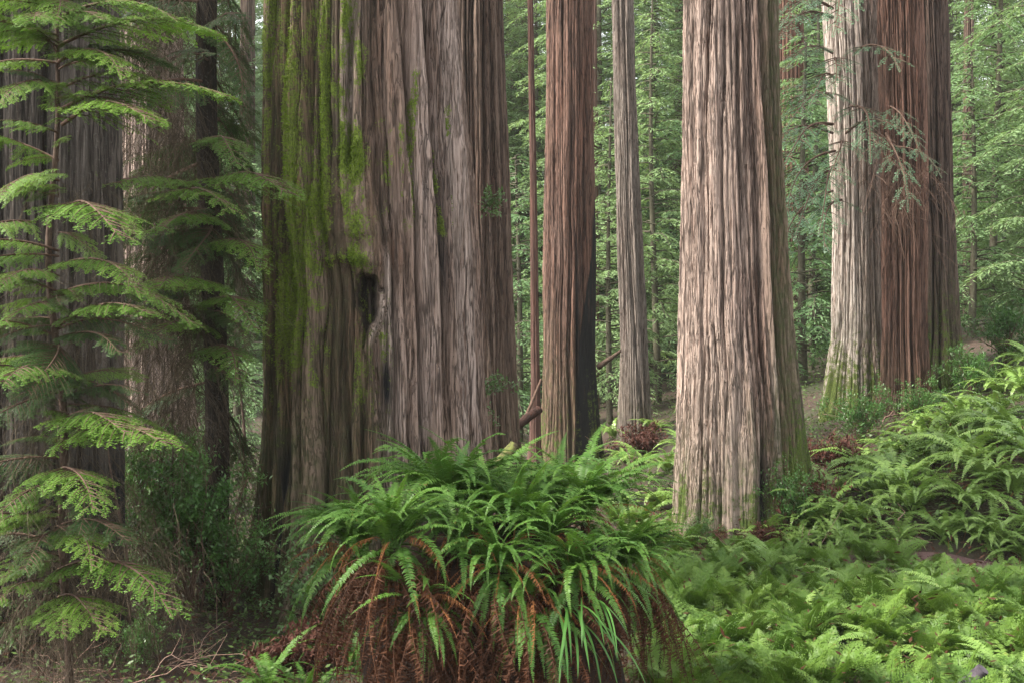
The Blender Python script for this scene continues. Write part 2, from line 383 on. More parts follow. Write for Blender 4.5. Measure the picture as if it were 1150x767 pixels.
# --- giant mossy redwood
D3 = 14.0
def giant_masks(th, z, X, A):
    zz = z - .35 - .0
    n = fbm(X * 2.2 + 40, zz * .55, None, 8, 4); n2 = fbm(X * 7 + 9, zz * 2.2, None, 12, 3)
    left = sstep(1.0, -.45, X + 1.1 * (A['_p'] - .5)) * sstep(1.0, 3.4, zz + 1.2 * (n - .5))
    left = left * sstep(.1, .6, .55 * n + .5 * A['_p'] + .35 * (A['_q'] - .5))
    m = .15 + .36 * left * (.5 + .9 * n) + .35 * (A['_q'] - .5) * left
    for cx, cz, sx, sz, a in ((.02, 5.25, .17, .3, .75), (-.10, 4.07, .30, .10, .5), (-.55, 4.6, .22, .7, .28), (-.05, 7.0, .06, .5, .4), (-1.0, 6.8, .2, .8, .15),
                              (-.75, 5.8, .1, 1.2, .22), (-.35, 5.6, .05, 1.0, .35), (.15, 6.3, .10, .35, .42), (-.3, 4.7, .2, .3, .3), (.42, 5.2, .07, .5, .4), (-.2, 6.0, .12, .5, .3), (.05, 4.45, .15, .2, .3), (-.9, 3.4, .2, .6, .25)):
        m = m + a * np.exp(-((X - cx) / sx) ** 2 - ((zz - cz) / sz) ** 2)
    for cx, sl, z0, z1, a in ((.72, -.03, 4.3, 6.6, .62), (.86, .10, 4.2, 5.9, .62), (1.15, .0, 4.1, 6.2, .7), (.55, .02, 4.0, 6.0, .35)):
        m = m + a * np.exp(-((X - cx - sl * (6 - zz) - .05 * (n - .5)) / .035) ** 2) * sstep(z0, z0 + .3, zz) * sstep(z1, z1 - .5, zz) * sstep(.35, .5, n2 + .1)
    m = m - .15 * sstep(2.6, 1.2, zz)
    A['moss'][:] = np.clip(m, 0, 1.2)
    A['film_shade'][:] = np.clip(sstep(.8, -.7, X + .7 * (A['_p'] - .5)) * (.35 + .5 * n + .3 * (A['_q'] - .5)) + .25 * sstep(2.6, 1.0, zz), 0, .85)
    g = .08 + .35 * n2 * sstep(-.2, .7, X)
    g = g + 1.0 * np.exp(-((X + .05 - .04 * (zz - 6)) / .11) ** 2) * sstep(5.2, 5.6, zz) + .9 * np.exp(-((X - 1.2 + .03 * (zz - 5)) / .12) ** 2)
    g = g + .7 * np.exp(-((X - .38 + .05 * (zz - 2.5)) / .16) ** 2) * sstep(3.9, 3.5, zz) + .5 * np.exp(-((X - .8) / .1) ** 2)
    A['grey'][:] = np.clip(g, 0, 1)
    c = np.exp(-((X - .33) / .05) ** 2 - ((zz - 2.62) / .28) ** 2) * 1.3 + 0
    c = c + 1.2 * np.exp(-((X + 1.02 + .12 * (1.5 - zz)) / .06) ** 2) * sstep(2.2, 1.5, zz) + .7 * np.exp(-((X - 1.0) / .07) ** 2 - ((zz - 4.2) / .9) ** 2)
    c = c + .8 * np.exp(-((X - .55) / .3) ** 2) * sstep(1.9, .9, zz)
    A['char_dark'][:] = np.clip(c, 0, 1)
def giant_shape(th, z, X, disp, A):
    zz = z - .35
    front = np.cos(th) > 0
    n = fbm(X * 5 + 3, zz * 5, None, 31, 5) - .5
    burl = np.exp(-((X + .03) / .27) ** 4 - ((zz - 4.62) / .55) ** 4) * front
    disp = disp * (1 - .65 * burl) + burl * (.11 + .13 * n)
    lip = np.exp(-((X + .1) / .34) ** 2 - ((zz - 4.06) / .1) ** 2) * front
    ax = .13 - .10 * (zz - 3.9) ** 2; wd = .16 * sstep(2.95, 3.75, zz) + .025
    cd = np.sqrt(((X - ax) / wd) ** 2 + (np.maximum(zz - 3.78, 0) / .18) ** 2 + (np.minimum(zz - 3.5, 0) / .55) ** 2) + .9 * n + .35 * (A['_q'] - .5)
    cav = sstep(1.05, .55, cd) * front; A['char_dark'][:] = np.maximum(A['char_dark'], .75 * sstep(1.1, .6, cd) * front)  # hollow also painted dark, deepening its shade
    cav2 = np.exp(-((X - .2 - .04 * (3.5 - zz)) / .05) ** 2) * sstep(4.0, 3.7, zz) * sstep(1.8, 2.6, zz) * front
    disp = disp + .08 * lip * (1 + 2.5 * n) - .30 * cav - .12 * cav2
    rim = np.exp(-((X - ax - wd - .05) / .045) ** 2) * sstep(2.9, 3.3, zz) * sstep(4.3, 3.95, zz) * front
    disp = disp + .12 * rim; A['grey'][:] = np.clip(A['grey'] + .7 * rim, 0, 1)
    flare = np.exp(-((X - .45) / .2) ** 2) * sstep(3.7, 2.9, zz) * front
    disp = disp + .1 * flare
    split = np.exp(-((X + 1.02 + .12 * (1.5 - zz)) / .05) ** 2) * sstep(2.4, 1.6, zz) * front
    disp = disp - .16 * split
    for cx, sl, dd, ww in ((-.62, .03, .11, .035), (-.2, -.05, .1, .03), (.28, .02, .1, .03), (.62, .03, .1, .03), (.95, -.02, .1, .03)):
        wob = .07 * (fbm(zz * .7, zz * 0 + cx * 9, None, 40, 3) - .5) * 2
        disp = disp - dd * np.exp(-((X - cx - sl * (zz - 4) - wob) / ww) ** 2) * front * sstep(.2, .45, fbm(zz * .5, zz * 0 + cx * 5, None, 44, 2))
    mm = sstep(.5, .95, A['moss'])
    return disp + mm * (.02 + .05 * np.abs(fbm(X * 14, zz * 14, None, 51, 3) - .5) * 2)
giant, GV, GA, gzb, gcx = redwood('enormous mossy redwood trunk with a dark hollow and green moss, widest of all', D3,
    [(690, 250, 610), (640, 268, 585), (560, 283, 562), (450, 292, 547), (340, 294, 543), (240, 290, 538), (100, 294, 526), (0, 297, 519)],
    M['giant'], 3, nt=800, nz=440, N=(22, 62, 180), depth=(.115, .05, .014), masks=giant_masks, shape=giant_shape, flute=.035)
ob('moss', tufts(GV, np.clip(GA['moss'] - .5, 0, 1) ** 1.5, 26000, 5, (.012, .042)), giant)

# --- the other large redwoods
def simple_masks(moss_base=0.0, moss_h=2.0, grey=.4, lit_left=0.0, char_dark_fn=None, mossy=.0, sd=1):
    def f(th, z, X, A):
        n = fbm(X * 2 + 7 * sd, z * .5, None, sd + 50, 4)
        A['moss'][:] = np.clip(mossy * (.4 + n) + moss_base * sstep(moss_h * 1.5, 0, z + 1.6 * (n - .5)) * (.55 + .5 * A['_p'] + .5 * (A['_q'] - .3)), 0, 1)
        A['film_shade'][:] = np.clip(1.2 * moss_base * sstep(moss_h * 1.9, .2, z + 1.5 * (n - .5)) * (.4 + .6 * A['_q']), 0, .7)
        A['grey'][:] = np.clip(grey * (.5 + n) + lit_left * sstep(.3, -.9, np.sin(th)), 0, 1)  # left side painted paler, as the side facing the light
        if char_dark_fn: A['char_dark'][:] = np.clip(char_dark_fn(th, z, X, n), 0, 1)
    return f
redwood('huge grey redwood trunk at the left edge behind bright hemlock boughs', 11.0,
        [(740, -110, 150), (600, -95, 138), (430, -88, 131), (200, -82, 129), (0, -78, 127)], M['dark'], 13, nt=420, nz=300, N=(26, 64, 150), depth=(.06, .028, .01),
        masks=simple_masks(.3, 1.5, .55, .3, lambda th, z, X, n: 1.2 * sstep(2.6, 1.2, z + 1.5 * (n - .5)), .2, 2))  # bark blackens towards the foot
redwood('pale redwood trunk half hidden behind the dark hemlock, between left edge and giant', 21.0,
        [(600, 118, 226), (420, 124, 214), (200, 128, 208), (0, 130, 203)], M['pink'], 14, nt=300, nz=260, masks=simple_masks(.3, 1.5, .8, .2, None, .0, 3))
redwood('brown ribbed redwood trunk directly behind right side of the mossy giant', 22.0,
        [(540, 470, 590), (480, 476, 583), (300, 480, 577), (100, 482, 569), (0, 482, 566)], M['brown'], 15, nt=420, nz=300, N=(26, 64, 150), depth=(.07, .03, .01),
        masks=simple_masks(.35, 2.0, .25, 0, None, .12, 4))
redwood('slender rust red pole of a tree between ribbed trunk and fire scarred trunk', 28.0,
        [(500, 594, 608), (440, 596, 607), (200, 595, 603), (0, 592, 599)], M['rust'], 16, nt=120, nz=160, N=(8, 20, 40), depth=(.012, .006, .003), flute=.04, masks=simple_masks(0, 1, .1, 0, None, 0, 5))
def scar(th, z, X, n):
    e = .32 + .12 * (n - .5) + .12 * sstep(9, 3, z) * -1 + .0 * z
    return 1.4 * sstep(.0, .10, X - (.58 - .55 * sstep(8.5, .5, z)) + .25 * (n - .5)) * sstep(8.2, 6.2, z + 2 * (n - .5)) + \
        1.1 * np.exp(-((X - .12 - .2 * (n - .5)) / .05) ** 2) * sstep(9, 4, z) * sstep(.45, .6, n + .05)
def scar_shape(th, z, X, disp, A):
    return disp * (1 - .6 * A['char_dark']) - .10 * A['char_dark'] * sstep(7, 2, z)
redwood('straight red brown redwood with a black fire scar down its right side', 31.0,
        [(528, 602, 686), (480, 607, 679), (400, 610, 672), (200, 612, 668), (0, 612, 667)], M['red'], 17, nt=420, nz=330, N=(20, 52, 130), depth=(.06, .03, .012),
        masks=simple_masks(.62, 3.2, .25, .25, scar, .05, 6), shape=scar_shape)
redwood('thin dark trunk close behind right edge of the fire scarred redwood', 44.0,
        [(520, 660, 674), (0, 662, 670)], M['rust'], 27, nt=100, nz=120, N=(8, 20, 40), depth=(.015, .01, .004), masks=simple_masks(0, 1, .1, 0, None, 0, 7))
redwood('slim grey brown flaky trunk standing between fire scarred and pale pink redwoods', 33.6,
        [(525, 693, 735), (400, 697, 727), (250, 693, 721), (100, 689, 714), (0, 687, 711)], M['grey'], 18, nt=240, nz=320, N=(12, 32, 80), depth=(.035, .03, .014),
        masks=simple_masks(.3, 2.0, .5, .1, None, .05, 8))
def pink_mask(th, z, X, A):
    n = fbm(X * 2 + 3, z * .5, None, 71, 4); n2 = fbm(X * 8, z * 1.2, None, 73, 3)
    A['grey'][:] = np.clip(.75 * sstep(.6, -.5, X) + .3 * n + .9 * np.exp(-((X - .42) / .05) ** 2) * sstep(3.8, 3.2, z) * sstep(1.2, 2.0, z), 0, 1)  # left side painted pale for its sunlit face
    A['film_shade'][:] = np.clip(1.1 * sstep(3.6, .6, z + 1.6 * (n - .5)) * (.4 + .7 * A['_q']) + 1.3 * sstep(.2, .65, X) * (.35 + .7 * n), 0, .92)  # moss film at the foot; right flank painted darker for its unlit side
    m = .7 * sstep(2.8, .4, z + 1.6 * (n - .5)) * (.6 + .7 * A['_q']) + .45 * sstep(.35, .95, X) * sstep(6.0, 2.5, z + 2 * (n2 - .5))
    A['moss'][:] = np.clip(m, 0, 1)
    A['char_dark'][:] = np.clip(1.1 * np.exp(-((X - .12 - .05 * (z - 1)) / .09) ** 2) * sstep(2.2, 1.0, z) + .6 * sstep(.75, 1.0, X) * sstep(4, 2.5, z), 0, 1)  # blackened in the foot cleft and low on the right edge
def pink_shape(th, z, X, disp, A):
    g = np.exp(-((X - .12 - .05 * (z - 1)) / .08) ** 2) * sstep(2.8, .9, z) * (np.cos(th) > 0)
    g2 = np.exp(-((X - .55 + .02 * z) / .05) ** 2) * (np.cos(th) > 0)
    return disp - .22 * g - .07 * g2
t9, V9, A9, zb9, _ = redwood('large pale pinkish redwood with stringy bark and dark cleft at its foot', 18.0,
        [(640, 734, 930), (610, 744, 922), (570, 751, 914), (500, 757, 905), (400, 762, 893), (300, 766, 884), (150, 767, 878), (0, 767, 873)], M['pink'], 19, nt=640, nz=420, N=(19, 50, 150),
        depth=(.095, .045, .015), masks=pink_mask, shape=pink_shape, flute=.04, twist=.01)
redwood('dim dark red trunk seen behind right shoulder of the pale pinkish redwood', 42.0,
        [(520, 862, 918), (140, 868, 905), (0, 870, 902)], M['red'], 20, nt=200, nz=200, masks=simple_masks(0, 1, .1, 0, None, .1, 9))
t11, V11, A11, zb11, _ = redwood('cream white barked redwood with mossy foot, left of the close pair', 26.0,
        [(470, 918, 1006), (430, 926, 1000), (380, 934, 994), (250, 936, 991), (100, 931, 989), (0, 925, 987)], M['cream'], 21, nt=380, nz=300, N=(20, 56, 130),
        depth=(.055, .03, .012), masks=simple_masks(.75, 2.4, .35, .8, None, .15, 10))
t12, V12, A12, zb12, _ = redwood('dark red brown redwood, front stem of the close pair on the bank', 24.0,
        [(470, 982, 1056), (440, 988, 1048), (380, 990, 1042), (250, 990, 1040), (100, 987, 1038), (0, 985, 1034)], M['red'], 22, nt=420, nz=320, N=(18, 52, 140), depth=(.09, .04, .013),
        masks=simple_masks(.3, 1.2, .25, .1, None, .1, 11), flute=.06)
redwood('darker redwood stem showing behind the right side of the red brown one', 25.4,
        [(470, 1004, 1090), (440, 1010, 1082), (380, 1016, 1077), (250, 1018, 1072), (100, 1016, 1067), (0, 1012, 1062)], M['darkbrown'], 26, nt=360, nz=300, N=(18, 52, 140), depth=(.08, .035, .012),
        masks=simple_masks(.5, 2.5, .2, .0, None, .25, 31), flute=.05)

# bare far trunks in the haze
for k, (px, d, w_, lab) in enumerate(((582, 58, 26, 'hazy pale trunk seen between ribbed trunk and rust red pole'), (278, 52, 16, 'hazy thin trunk rising left of the mossy giant'),
                                      (640, 70, 30, None), (762, 60, 20, 'hazy trunk rising close left of the pale pinkish redwood'), (1088, 46, 12, 'hazy slim trunk close right of the dark red brown redwood'),
                                      (1128, 62, 22, 'hazy trunk near right edge beyond the bank'))):
    if lab is None: continue
    redwood(lab, d, [(500, px - w_ * .6, px + w_ * .6), (0, px - w_ * .5, px + w_ * .5)], M['brown'], 80 + k, ztop=34, nt=90, nz=90, N=(10, 26, 40), depth=(.06, .03, .01), masks=simple_masks(0, 1, .2, 0, None, .1, 12 + k))

# ------------------------------------------------------------------ ferns
def frond_path(L, p0, p1, bend=0.0, n=40, pw=1.2):
    s = np.linspace(0, 1, n); ph = p0 + (p1 - p0) * s ** pw; az = bend * s ** 1.5
    T = np.stack([np.cos(ph) * np.cos(az), np.cos(ph) * np.sin(az), np.sin(ph)], -1)
    P = np.concatenate([[[0, 0, 0]], np.cumsum((T[1:] + T[:-1]) / 2 * L / (n - 1), 0)]); return s, P, T
def frond(g, L, p0, p1, seed, pairs=38, pl=.075, pwid=.018, stipe=.1, bend=0.0, droop=.2, curl=0.0, jit=.08, pw=1.2, az=0.0, org=(0, 0, 0), wid=1.0, stem=True, gs=None, roll=0.0):
    r = np.random.default_rng(seed); s, P, T = frond_path(L, p0, p1, bend, 40, pw)
    t = np.linspace(stipe, .995, pairs); B = np.stack([np.interp(t, s, P[:, i]) for i in range(3)], -1); Tt = unit(np.stack([np.interp(t, s, T[:, i]) for i in range(3)], -1))
    side = unit(np.cross(np.array([[0, 0, 1.]]), Tt)); N = np.cross(Tt, side)
    rl = roll * t[:, None]; side, N = side * np.cos(rl) + N * np.sin(rl), N * np.cos(rl) - side * np.sin(rl)
    prof = np.clip((t - stipe) / .14 + .35, 0, 1) * (1 - np.clip((t - .25) / .75, 0, 1) ** 1.8) + .06
    ca, sa = math.cos(az), math.sin(az); RM = np.array([[ca, -sa, 0], [sa, ca, 0], [0, 0, 1]]); org = np.asarray(org, float)
    for sg in (-1, 1):
        a = .22 + .5 * t ** 2 + r.normal(0, jit, pairs)
        D = unit(sg * side * np.cos(a)[:, None] + Tt * np.sin(a)[:, None] + N * (.18 + r.normal(0, jit * 1.2, pairs))[:, None] - N * curl)
        S = unit(Tt - D * (Tt * D).sum(1, keepdims=True)); NN = np.cross(D, S) * sg; NN = np.where(NN[:, 2:3] < 0, -NN, NN)
        tw = r.normal(0, jit * 2, pairs)[:, None] + curl * r.normal(0, .9, pairs)[:, None]; S = unit(S * np.cos(tw) + NN * np.sin(tw))
        l = pl * prof * r.uniform(.88, 1.1, pairs) * wid; keep = r.random(pairs) > (.02 + .15 * curl)
        g.lances((B @ RM.T + org)[keep], (D @ RM.T)[keep], (S @ RM.T)[keep], (NN @ RM.T)[keep], l[keep], pwid * (.55 + .45 * prof[keep]), droop + curl * .5)
    if stem: (gs or g).tube(P[::3] @ RM.T + org, np.linspace(.0045, .0012, len(P[::3])) * (L ** .5), 4)

GREEN = []
for k in range(18):
    g = Geo(); q = k / 17
    L = 1.0
    p0 = math.radians(random.uniform(48, 86)); p1 = math.radians(random.uniform(-62, 8)) if k % 3 else math.radians(random.uniform(-88, -45))
    frond(g, L, p0, p1, 100 + k, pairs=48, pl=random.uniform(.058, .08), pwid=.018, bend=random.uniform(-.5, .5), droop=random.uniform(.1, .35), jit=random.uniform(.05, .12), roll=random.uniform(-.5, .5), pw=random.uniform(.9, 1.5))
    GREEN.append(g.mesh('frond', M['fern']))
HANG = []
for k in range(8):
    g = Geo(); frond(g, 1.0, math.radians(random.uniform(5, 40)), math.radians(random.uniform(-92, -70)), 200 + k, pairs=46, pl=.066, pwid=.018, bend=random.uniform(-.4, .4), droop=.3, jit=.09, pw=random.uniform(.45, .8), roll=random.uniform(-.8, .8))
    HANG.append(g.mesh('frond', M['fern']))
DEAD = []
for k in range(10):
    g = Geo(); frond(g, 1.0, math.radians(random.uniform(0, 50)), math.radians(random.uniform(-95, -80)), 300 + k, pairs=46, pl=random.uniform(.03, .05), pwid=.011, bend=random.uniform(-1.3, 1.3), droop=.8, curl=.8, jit=.45, wid=random.uniform(.8, 1.3), pw=random.uniform(.22, .45), roll=random.uniform(-1.5, 1.5))
    DEAD.append(g.mesh('dead_frond', M['dead']))
M['deadorange'] = leaf_mat('rusty_fern_leaf', (.12, .045, .015), (.27, .11, .035), .2, .6, .25, nscale=4)
def light_copy(me, mat):
    m = me.copy(); m.materials[0] = mat; return m
GREENL = []
for k in range(12):
    g = Geo(); frond(g, 1.0, math.radians(random.uniform(50, 84)), math.radians(random.uniform(-80, -20)), 400 + k, pairs=36, pl=random.uniform(.072, .098), pwid=.026, bend=random.uniform(-.5, .5), droop=random.uniform(.2, .45), jit=.08, roll=random.uniform(-.5, .5), pw=random.uniform(.8, 1.2))
    GREENL.append(g.mesh('frond', M['fernlight']))
HANGL = [light_copy(m, M['fernlight']) for m in HANG]

ORANGE = [light_copy(m, M['deadorange']) for m in DEAD]
NUP, NDEAD, NORANGE = 2.3, 1.9, 9
FS = .84
def fern(label, loc, nup=16, nhang=6, ndead=0, size=(.75, 1.1), seed=0, arc=None, set_=(None, None), group=None, tilt=(0, 0), dsize=(.6, 1.0), darc=None, norange=None):
    norange = NORANGE if norange is None else norange
    r = random.Random(seed); t = thing('sword_fern', label, 'fern', loc, 0, group)
    up, hg = set_[0] or GREEN, set_[1] or HANG; size = (size[0] * FS, size[1] * FS)
    def ang(i, n, a):
        if a is None: return 2 * PI * (i + r.uniform(-.35, .35)) / n
        return a[0] + (a[1] - a[0]) * (i + .5 + r.uniform(-.45, .45)) / n
    nup = int(nup * NUP)
    for i in range(nup):
        s = r.uniform(*size); o = ob('frond', r.choice(up), t, (r.uniform(-.05, .05), r.uniform(-.05, .05), 0), (r.uniform(-.15, .15), r.uniform(-.3, .2), ang(i, nup, arc)), (s, s, s))
    for i in range(nhang):
        s = r.uniform(*size); ob('frond', r.choice(hg), t, (r.uniform(-.06, .06), r.uniform(-.06, .06), -.02), (r.uniform(-.2, .2), r.uniform(-.25, .25), ang(i, nhang, arc)), (s, s, s * 1.0))
    ndead = int(ndead * NDEAD)
    for i in range(ndead):
        s = r.uniform(*dsize); a_ = ang(i, ndead, darc or arc); rr = r.uniform(.0, .14)
        ob('dead_frond', r.choice(DEAD), t, (rr * math.cos(a_), rr * math.sin(a_), -.06 - r.uniform(0, .08)), (r.uniform(-.5, .5), r.uniform(-.3, .4), a_), (s * r.uniform(.7, 1.05), s, s * r.uniform(.75, 1.2)))
    for i in range(int(norange)):
        s = r.uniform(.3, .6); a_ = ang(i, norange, arc)
        ob('dead_frond', r.choice(ORANGE), t, (.12 * math.cos(a_), .12 * math.sin(a_), .05), (r.uniform(-.3, .3), r.uniform(-.9, .1), a_), (s, s, s))
    return t

# --- stump that carries the ferns
def stump():
    nt, nz = 90, 40; th = np.linspace(0, 2 * PI, nt, endpoint=False); zz = np.linspace(0, 1, nz)
    TH, S = np.meshgrid(th, zz)
    prof = np.interp(S, [0, .3, .62, .8, .92, 1], [1.02, .92, .9, .84, .55, .02]); z = np.interp(S, [0, .62, .8, .92, 1], [-.3, 1.15, 1.5, 1.66, 1.72])
    R = prof * (1 + .28 * (fbm(TH / (2 * PI) * 7, z * .8, 7, 90, 3) - .5)) + .10 * (fbm(TH / (2 * PI) * 26, z * 1.2, 26, 92, 3) - .5)
    V = np.stack([R * np.cos(TH) * 1.12, R * np.sin(TH) * .95, z + .05 * (fbm(R * 9, TH * 3, None, 95) - .5)], -1)
    i = np.arange(nz - 1)[:, None] * nt; j = np.arange(nt)[None, :]; j2 = (j + 1) % nt
    return mk('rotten_stump', V, np.stack([i + j, i + j2, i + nt + j2, i + nt + j], -1).reshape(-1, 4), None, M['stump'])
SX, SY = xat(556, 8.5), 8.5
st = ob('rotten_stump', stump(), None, (SX, SY, 0)); tag(st, 'dark rotten stump buried under the big heap of sword ferns', 'stump')
F = -PI / 2
fern('sword fern crowning the left front of the stump with long brown dead skirt', (xat(442, 7.62), 7.62, 1.68), 24, 10, 36, (.72, 1.0), 1, darc=(F - 1.6, F + 1.5), dsize=(.75, 1.25))
fern('tall upright sword fern at the back left of the stump top', (xat(500, 8.5), 8.5, 1.76), 30, 6, 4, (1.02, 1.3), 2)
fern('sword fern in the middle of the stump top with arching green fronds', (xat(580, 8.2), 8.2, 1.72), 30, 12, 14, (.75, 1.05), 3)
fern('sword fern on the back right of the stump top in front of the scarred trunk', (xat(655, 8.6), 8.6, 1.72), 28, 8, 8, (.9, 1.2), 4)
fern('sword fern on the front middle of the stump, orange dead fronds hanging below', (xat(560, 7.66), 7.66, 1.5), 16, 18, 26, (.6, .85), 5, arc=(F - 1.7, F + 1.7), dsize=(.7, 1.15))
fern('sword fern on the front right of the stump above the strap leaves', (xat(648, 7.74), 7.74, 1.46), 14, 10, 18, (.55, .85), 6, arc=(F - 1.6, F + 1.8), dsize=(.5, .9))
fern('sword fern spilling over the right edge of the stump towards the pale trunk', (xat(700, 8.2), 8.2, 1.42), 20, 12, 26, (.62, .92), 7, arc=(F - .6, F + 2.6), dsize=(.7, 1.1))
fern('sword fern on the left shoulder of the stump reaching over the red dead fronds', (xat(405, 8.3), 8.3, 1.5), 22, 8, 14, (.8, 1.08), 8, arc=(F - 3.0, F + .3), dsize=(.6, 1.0))
fern('sword fern at the very back of the stump top, mostly hidden behind others', (xat(540, 9.0), 9.0, 1.66), 26, 2, 0, (1.0, 1.3), 9)
fern('sword fern behind right of the stump top with fronds against the mossy foot', (xat(625, 9.05), 9.05, 1.64), 24, 2, 0, (.95, 1.25), 10)
fern('small sword fern low on the front of the stump with broad drooping fronds', (xat(470, 7.52), 7.52, 1.3), 5, 17, 26, (.5, .78), 12, arc=(F - 1.2, F + 1.2), dsize=(.8, 1.2))
fern('sword fern low on the right front of the stump, one long frond pointing down', (xat(595, 7.6), 7.6, 1.28), 5, 20, 20, (.5, .9), 13, arc=(F - 1.0, F + 1.3), dsize=(.7, 1.1))
fern('sword fern filling the hollow at the centre of the stump, above orange dead fronds', (xat(515, 7.9), 7.9, 1.68), 20, 8, 22, (.6, .9), 14, dsize=(.4, .8))
fern('sword fern between centre and right of the stump with curled rusty fronds', (xat(615, 7.95), 7.95, 1.66), 20, 8, 22, (.6, .9), 15, dsize=(.4, .8))
# strap leaf clump
def strap_clump(n, seed, L=(.45, .7)):
    r = np.random.default_rng(seed); g = Geo()
    for i in range(n):
        a = r.normal(.35, .45); s, P, T = frond_path(r.uniform(*L), r.uniform(-.5, .6), r.uniform(-1.55, -1.0), r.uniform(-.4, .4), 12, .7)
        ca, sa = math.cos(F + a), math.sin(F + a); RM = np.array([[ca, -sa, 0], [sa, ca, 0], [0, 0, 1]]); P = P @ RM.T; T = T @ RM.T
        S = unit(np.cross(T, np.array([[0, 0, 1.]]))); S = unit(S + r.normal(0, .3, (1, 3)))
        P = P + r.normal(0, .07, 3) * np.array([1, .5, 1]); g.ribbon(P, S, r.uniform(.013, .022) * np.array([.4, .7, .9, 1, 1, 1, .95, .9, .8, .65, .4, .05]))
    return g
t = thing('deer_fern', 'clump of smooth narrow strap leaves hanging from the right front of stump', 'fern', (xat(652, 7.5), 7.5, 1.27))
ob('leaves', strap_clump(20, 4, (.35, .75)).mesh('leaves', M['strap']), t)

NUP, NDEAD, NORANGE = 1.2, 1.0, 2
FS = 1.0
# --- ferns around: slope bank, by trunks, front left
BANK = [fern('', (0, 0, -50), 17, 8, 4, (.85, 1.35), 40 + k, set_=(GREENL, HANGL), dsize=(.5, .8)) for k in range(4)]
used = set()
def put_fern(px, d, label, s=1.0, group=None, lift=0.0, k=None, protos=BANK):
    k = random.randrange(len(protos)) if k is None else k; p = protos[k]; x = xat(px, d); loc = (x, d, hz(x, d) + lift); rz = random.uniform(0, 6.28)
    if (id(protos), k) not in used:
        used.add((id(protos), k)); p.location = loc; p.rotation_euler = (0, 0, rz); p.scale = (s, s, s); p['label'] = label
        if group: p['group'] = group
        return p
    return dup(p, loc, rz, s, label, group)
GB = 'sword ferns covering the bank above the trail'
put_fern(1010, 17.2, 'largest sword fern on the bank, with long fronds arching to the left', 1.25)
put_fern(905, 17.0, 'sword fern at bank foot, close right of the pale pinkish redwood', 1.0)
put_fern(970, 19.5, 'upright sword fern in front of the leafy shrub below the paired redwoods', 1.05)
put_fern(860, 16.9, 'low sword fern against the mossy right foot of the pale pinkish redwood', .8)
put_fern(775, 20.5, 'pale sword fern just left of the pale pinkish redwood foot', .9)
put_fern(740, 21.5, 'pale sword fern standing alone between stump and slim grey trunk', .95)
for px, d, s in ((955, 16.6, .95), (1055, 16.8, 1.1), (1110, 16.7, 1.05), (1160, 16.9, 1.1), (935, 18.4, .95), (1080, 18.2, 1.1), (1130, 18.3, 1.15), (1030, 19.2, 1.0), (1000, 16.2, .8),
                 (1075, 19.8, 1.1), (1120, 20.0, 1.05), (1165, 19.5, 1.15), (1050, 21.2, .95), (1100, 21.5, 1.0), (1145, 21.6, 1.1), (1120, 23.4, 1.0), (1160, 23.6, 1.1), (1090, 24.6, .9), (1140, 25.5, 1.0), (1175, 21.8, 1.0), (985, 17.6, 1.0), (1040, 17.6, 1.15), (1090, 17.4, 1.1), (1150, 17.5, 1.1), (930, 17.3, .95), (960, 18.0, .95), (1010, 18.3, 1.0), (1060, 18.8, 1.05), (1110, 19.1, 1.05), (1150, 19.0, 1.0), (1000, 20.2, .9), (1035, 20.3, .95), (1085, 20.6, 1.0), (1130, 20.9, 1.0), (1075, 22.3, .9), (1120, 22.4, 1.0), (1150, 22.6, 1.0), (1060, 15.8, .7), (1110, 15.75, .7), (1160, 15.8, .75), (1010, 15.85, .65), (945, 16.0, .65), (890, 16.3, .65), (870, 17.6, .8), (990, 16.8, .9), (1085, 16.4, .9), (1140, 16.4, .9), (1025, 16.6, .9),
                 (1135, 15.9, .7), (1085, 15.9, .65), (1035, 16.0, .65), (975, 16.1, .6), (915, 16.3, .6)):
    if random.random() < .26: continue
    put_fern(px, d, 'pale green sword fern among those crowding the bank right of the trunks', s * (.82 if d > 20 else 1), GB)
for px, d, s in ((1120, 15.55, .7), (1150, 15.3, .7), (1100, 15.7, .65), (1168, 15.6, .8)):
    put_fern(px, d, 'pale green sword fern among those crowding the bank right of the trunks', s, GB)
for px, d, s in ((720, 27, .9), (750, 25, .9), (700, 29, .8), (770, 27, .85), (735, 33, .9), (775, 34, .9), (690, 34, .9), (560, 30, .9), (580, 33, .8)):
    put_fern(px, d, 'distant sword fern on the forest floor beyond the stump', s, 'distant ferns between the trunks')
FL = [fern('', (0, 0, -60), 13, 4, 4, (.6, .95), 60 + k, dsize=(.5, .8)) for k in range(3)]
put_fern(300, 9.6, 'lone green sword fern on the ground between left edge and stump', .95, protos=FL, k=0)
put_fern(345, 9.3, 'sword fern tucked close against left side of the stump', .85, protos=FL, k=1)
put_fern(335, 11.0, 'sword fern at the foot of the mossy giant, among red dead fronds', .9, protos=FL, k=2)
put_fern(395, 10.6, 'sword fern hidden between the mossy giant and the stump', .95, protos=FL, k=0)
put_fern(790, 10.2, 'dark sword fern on the ground right of the stump', .7, protos=FL, k=1)

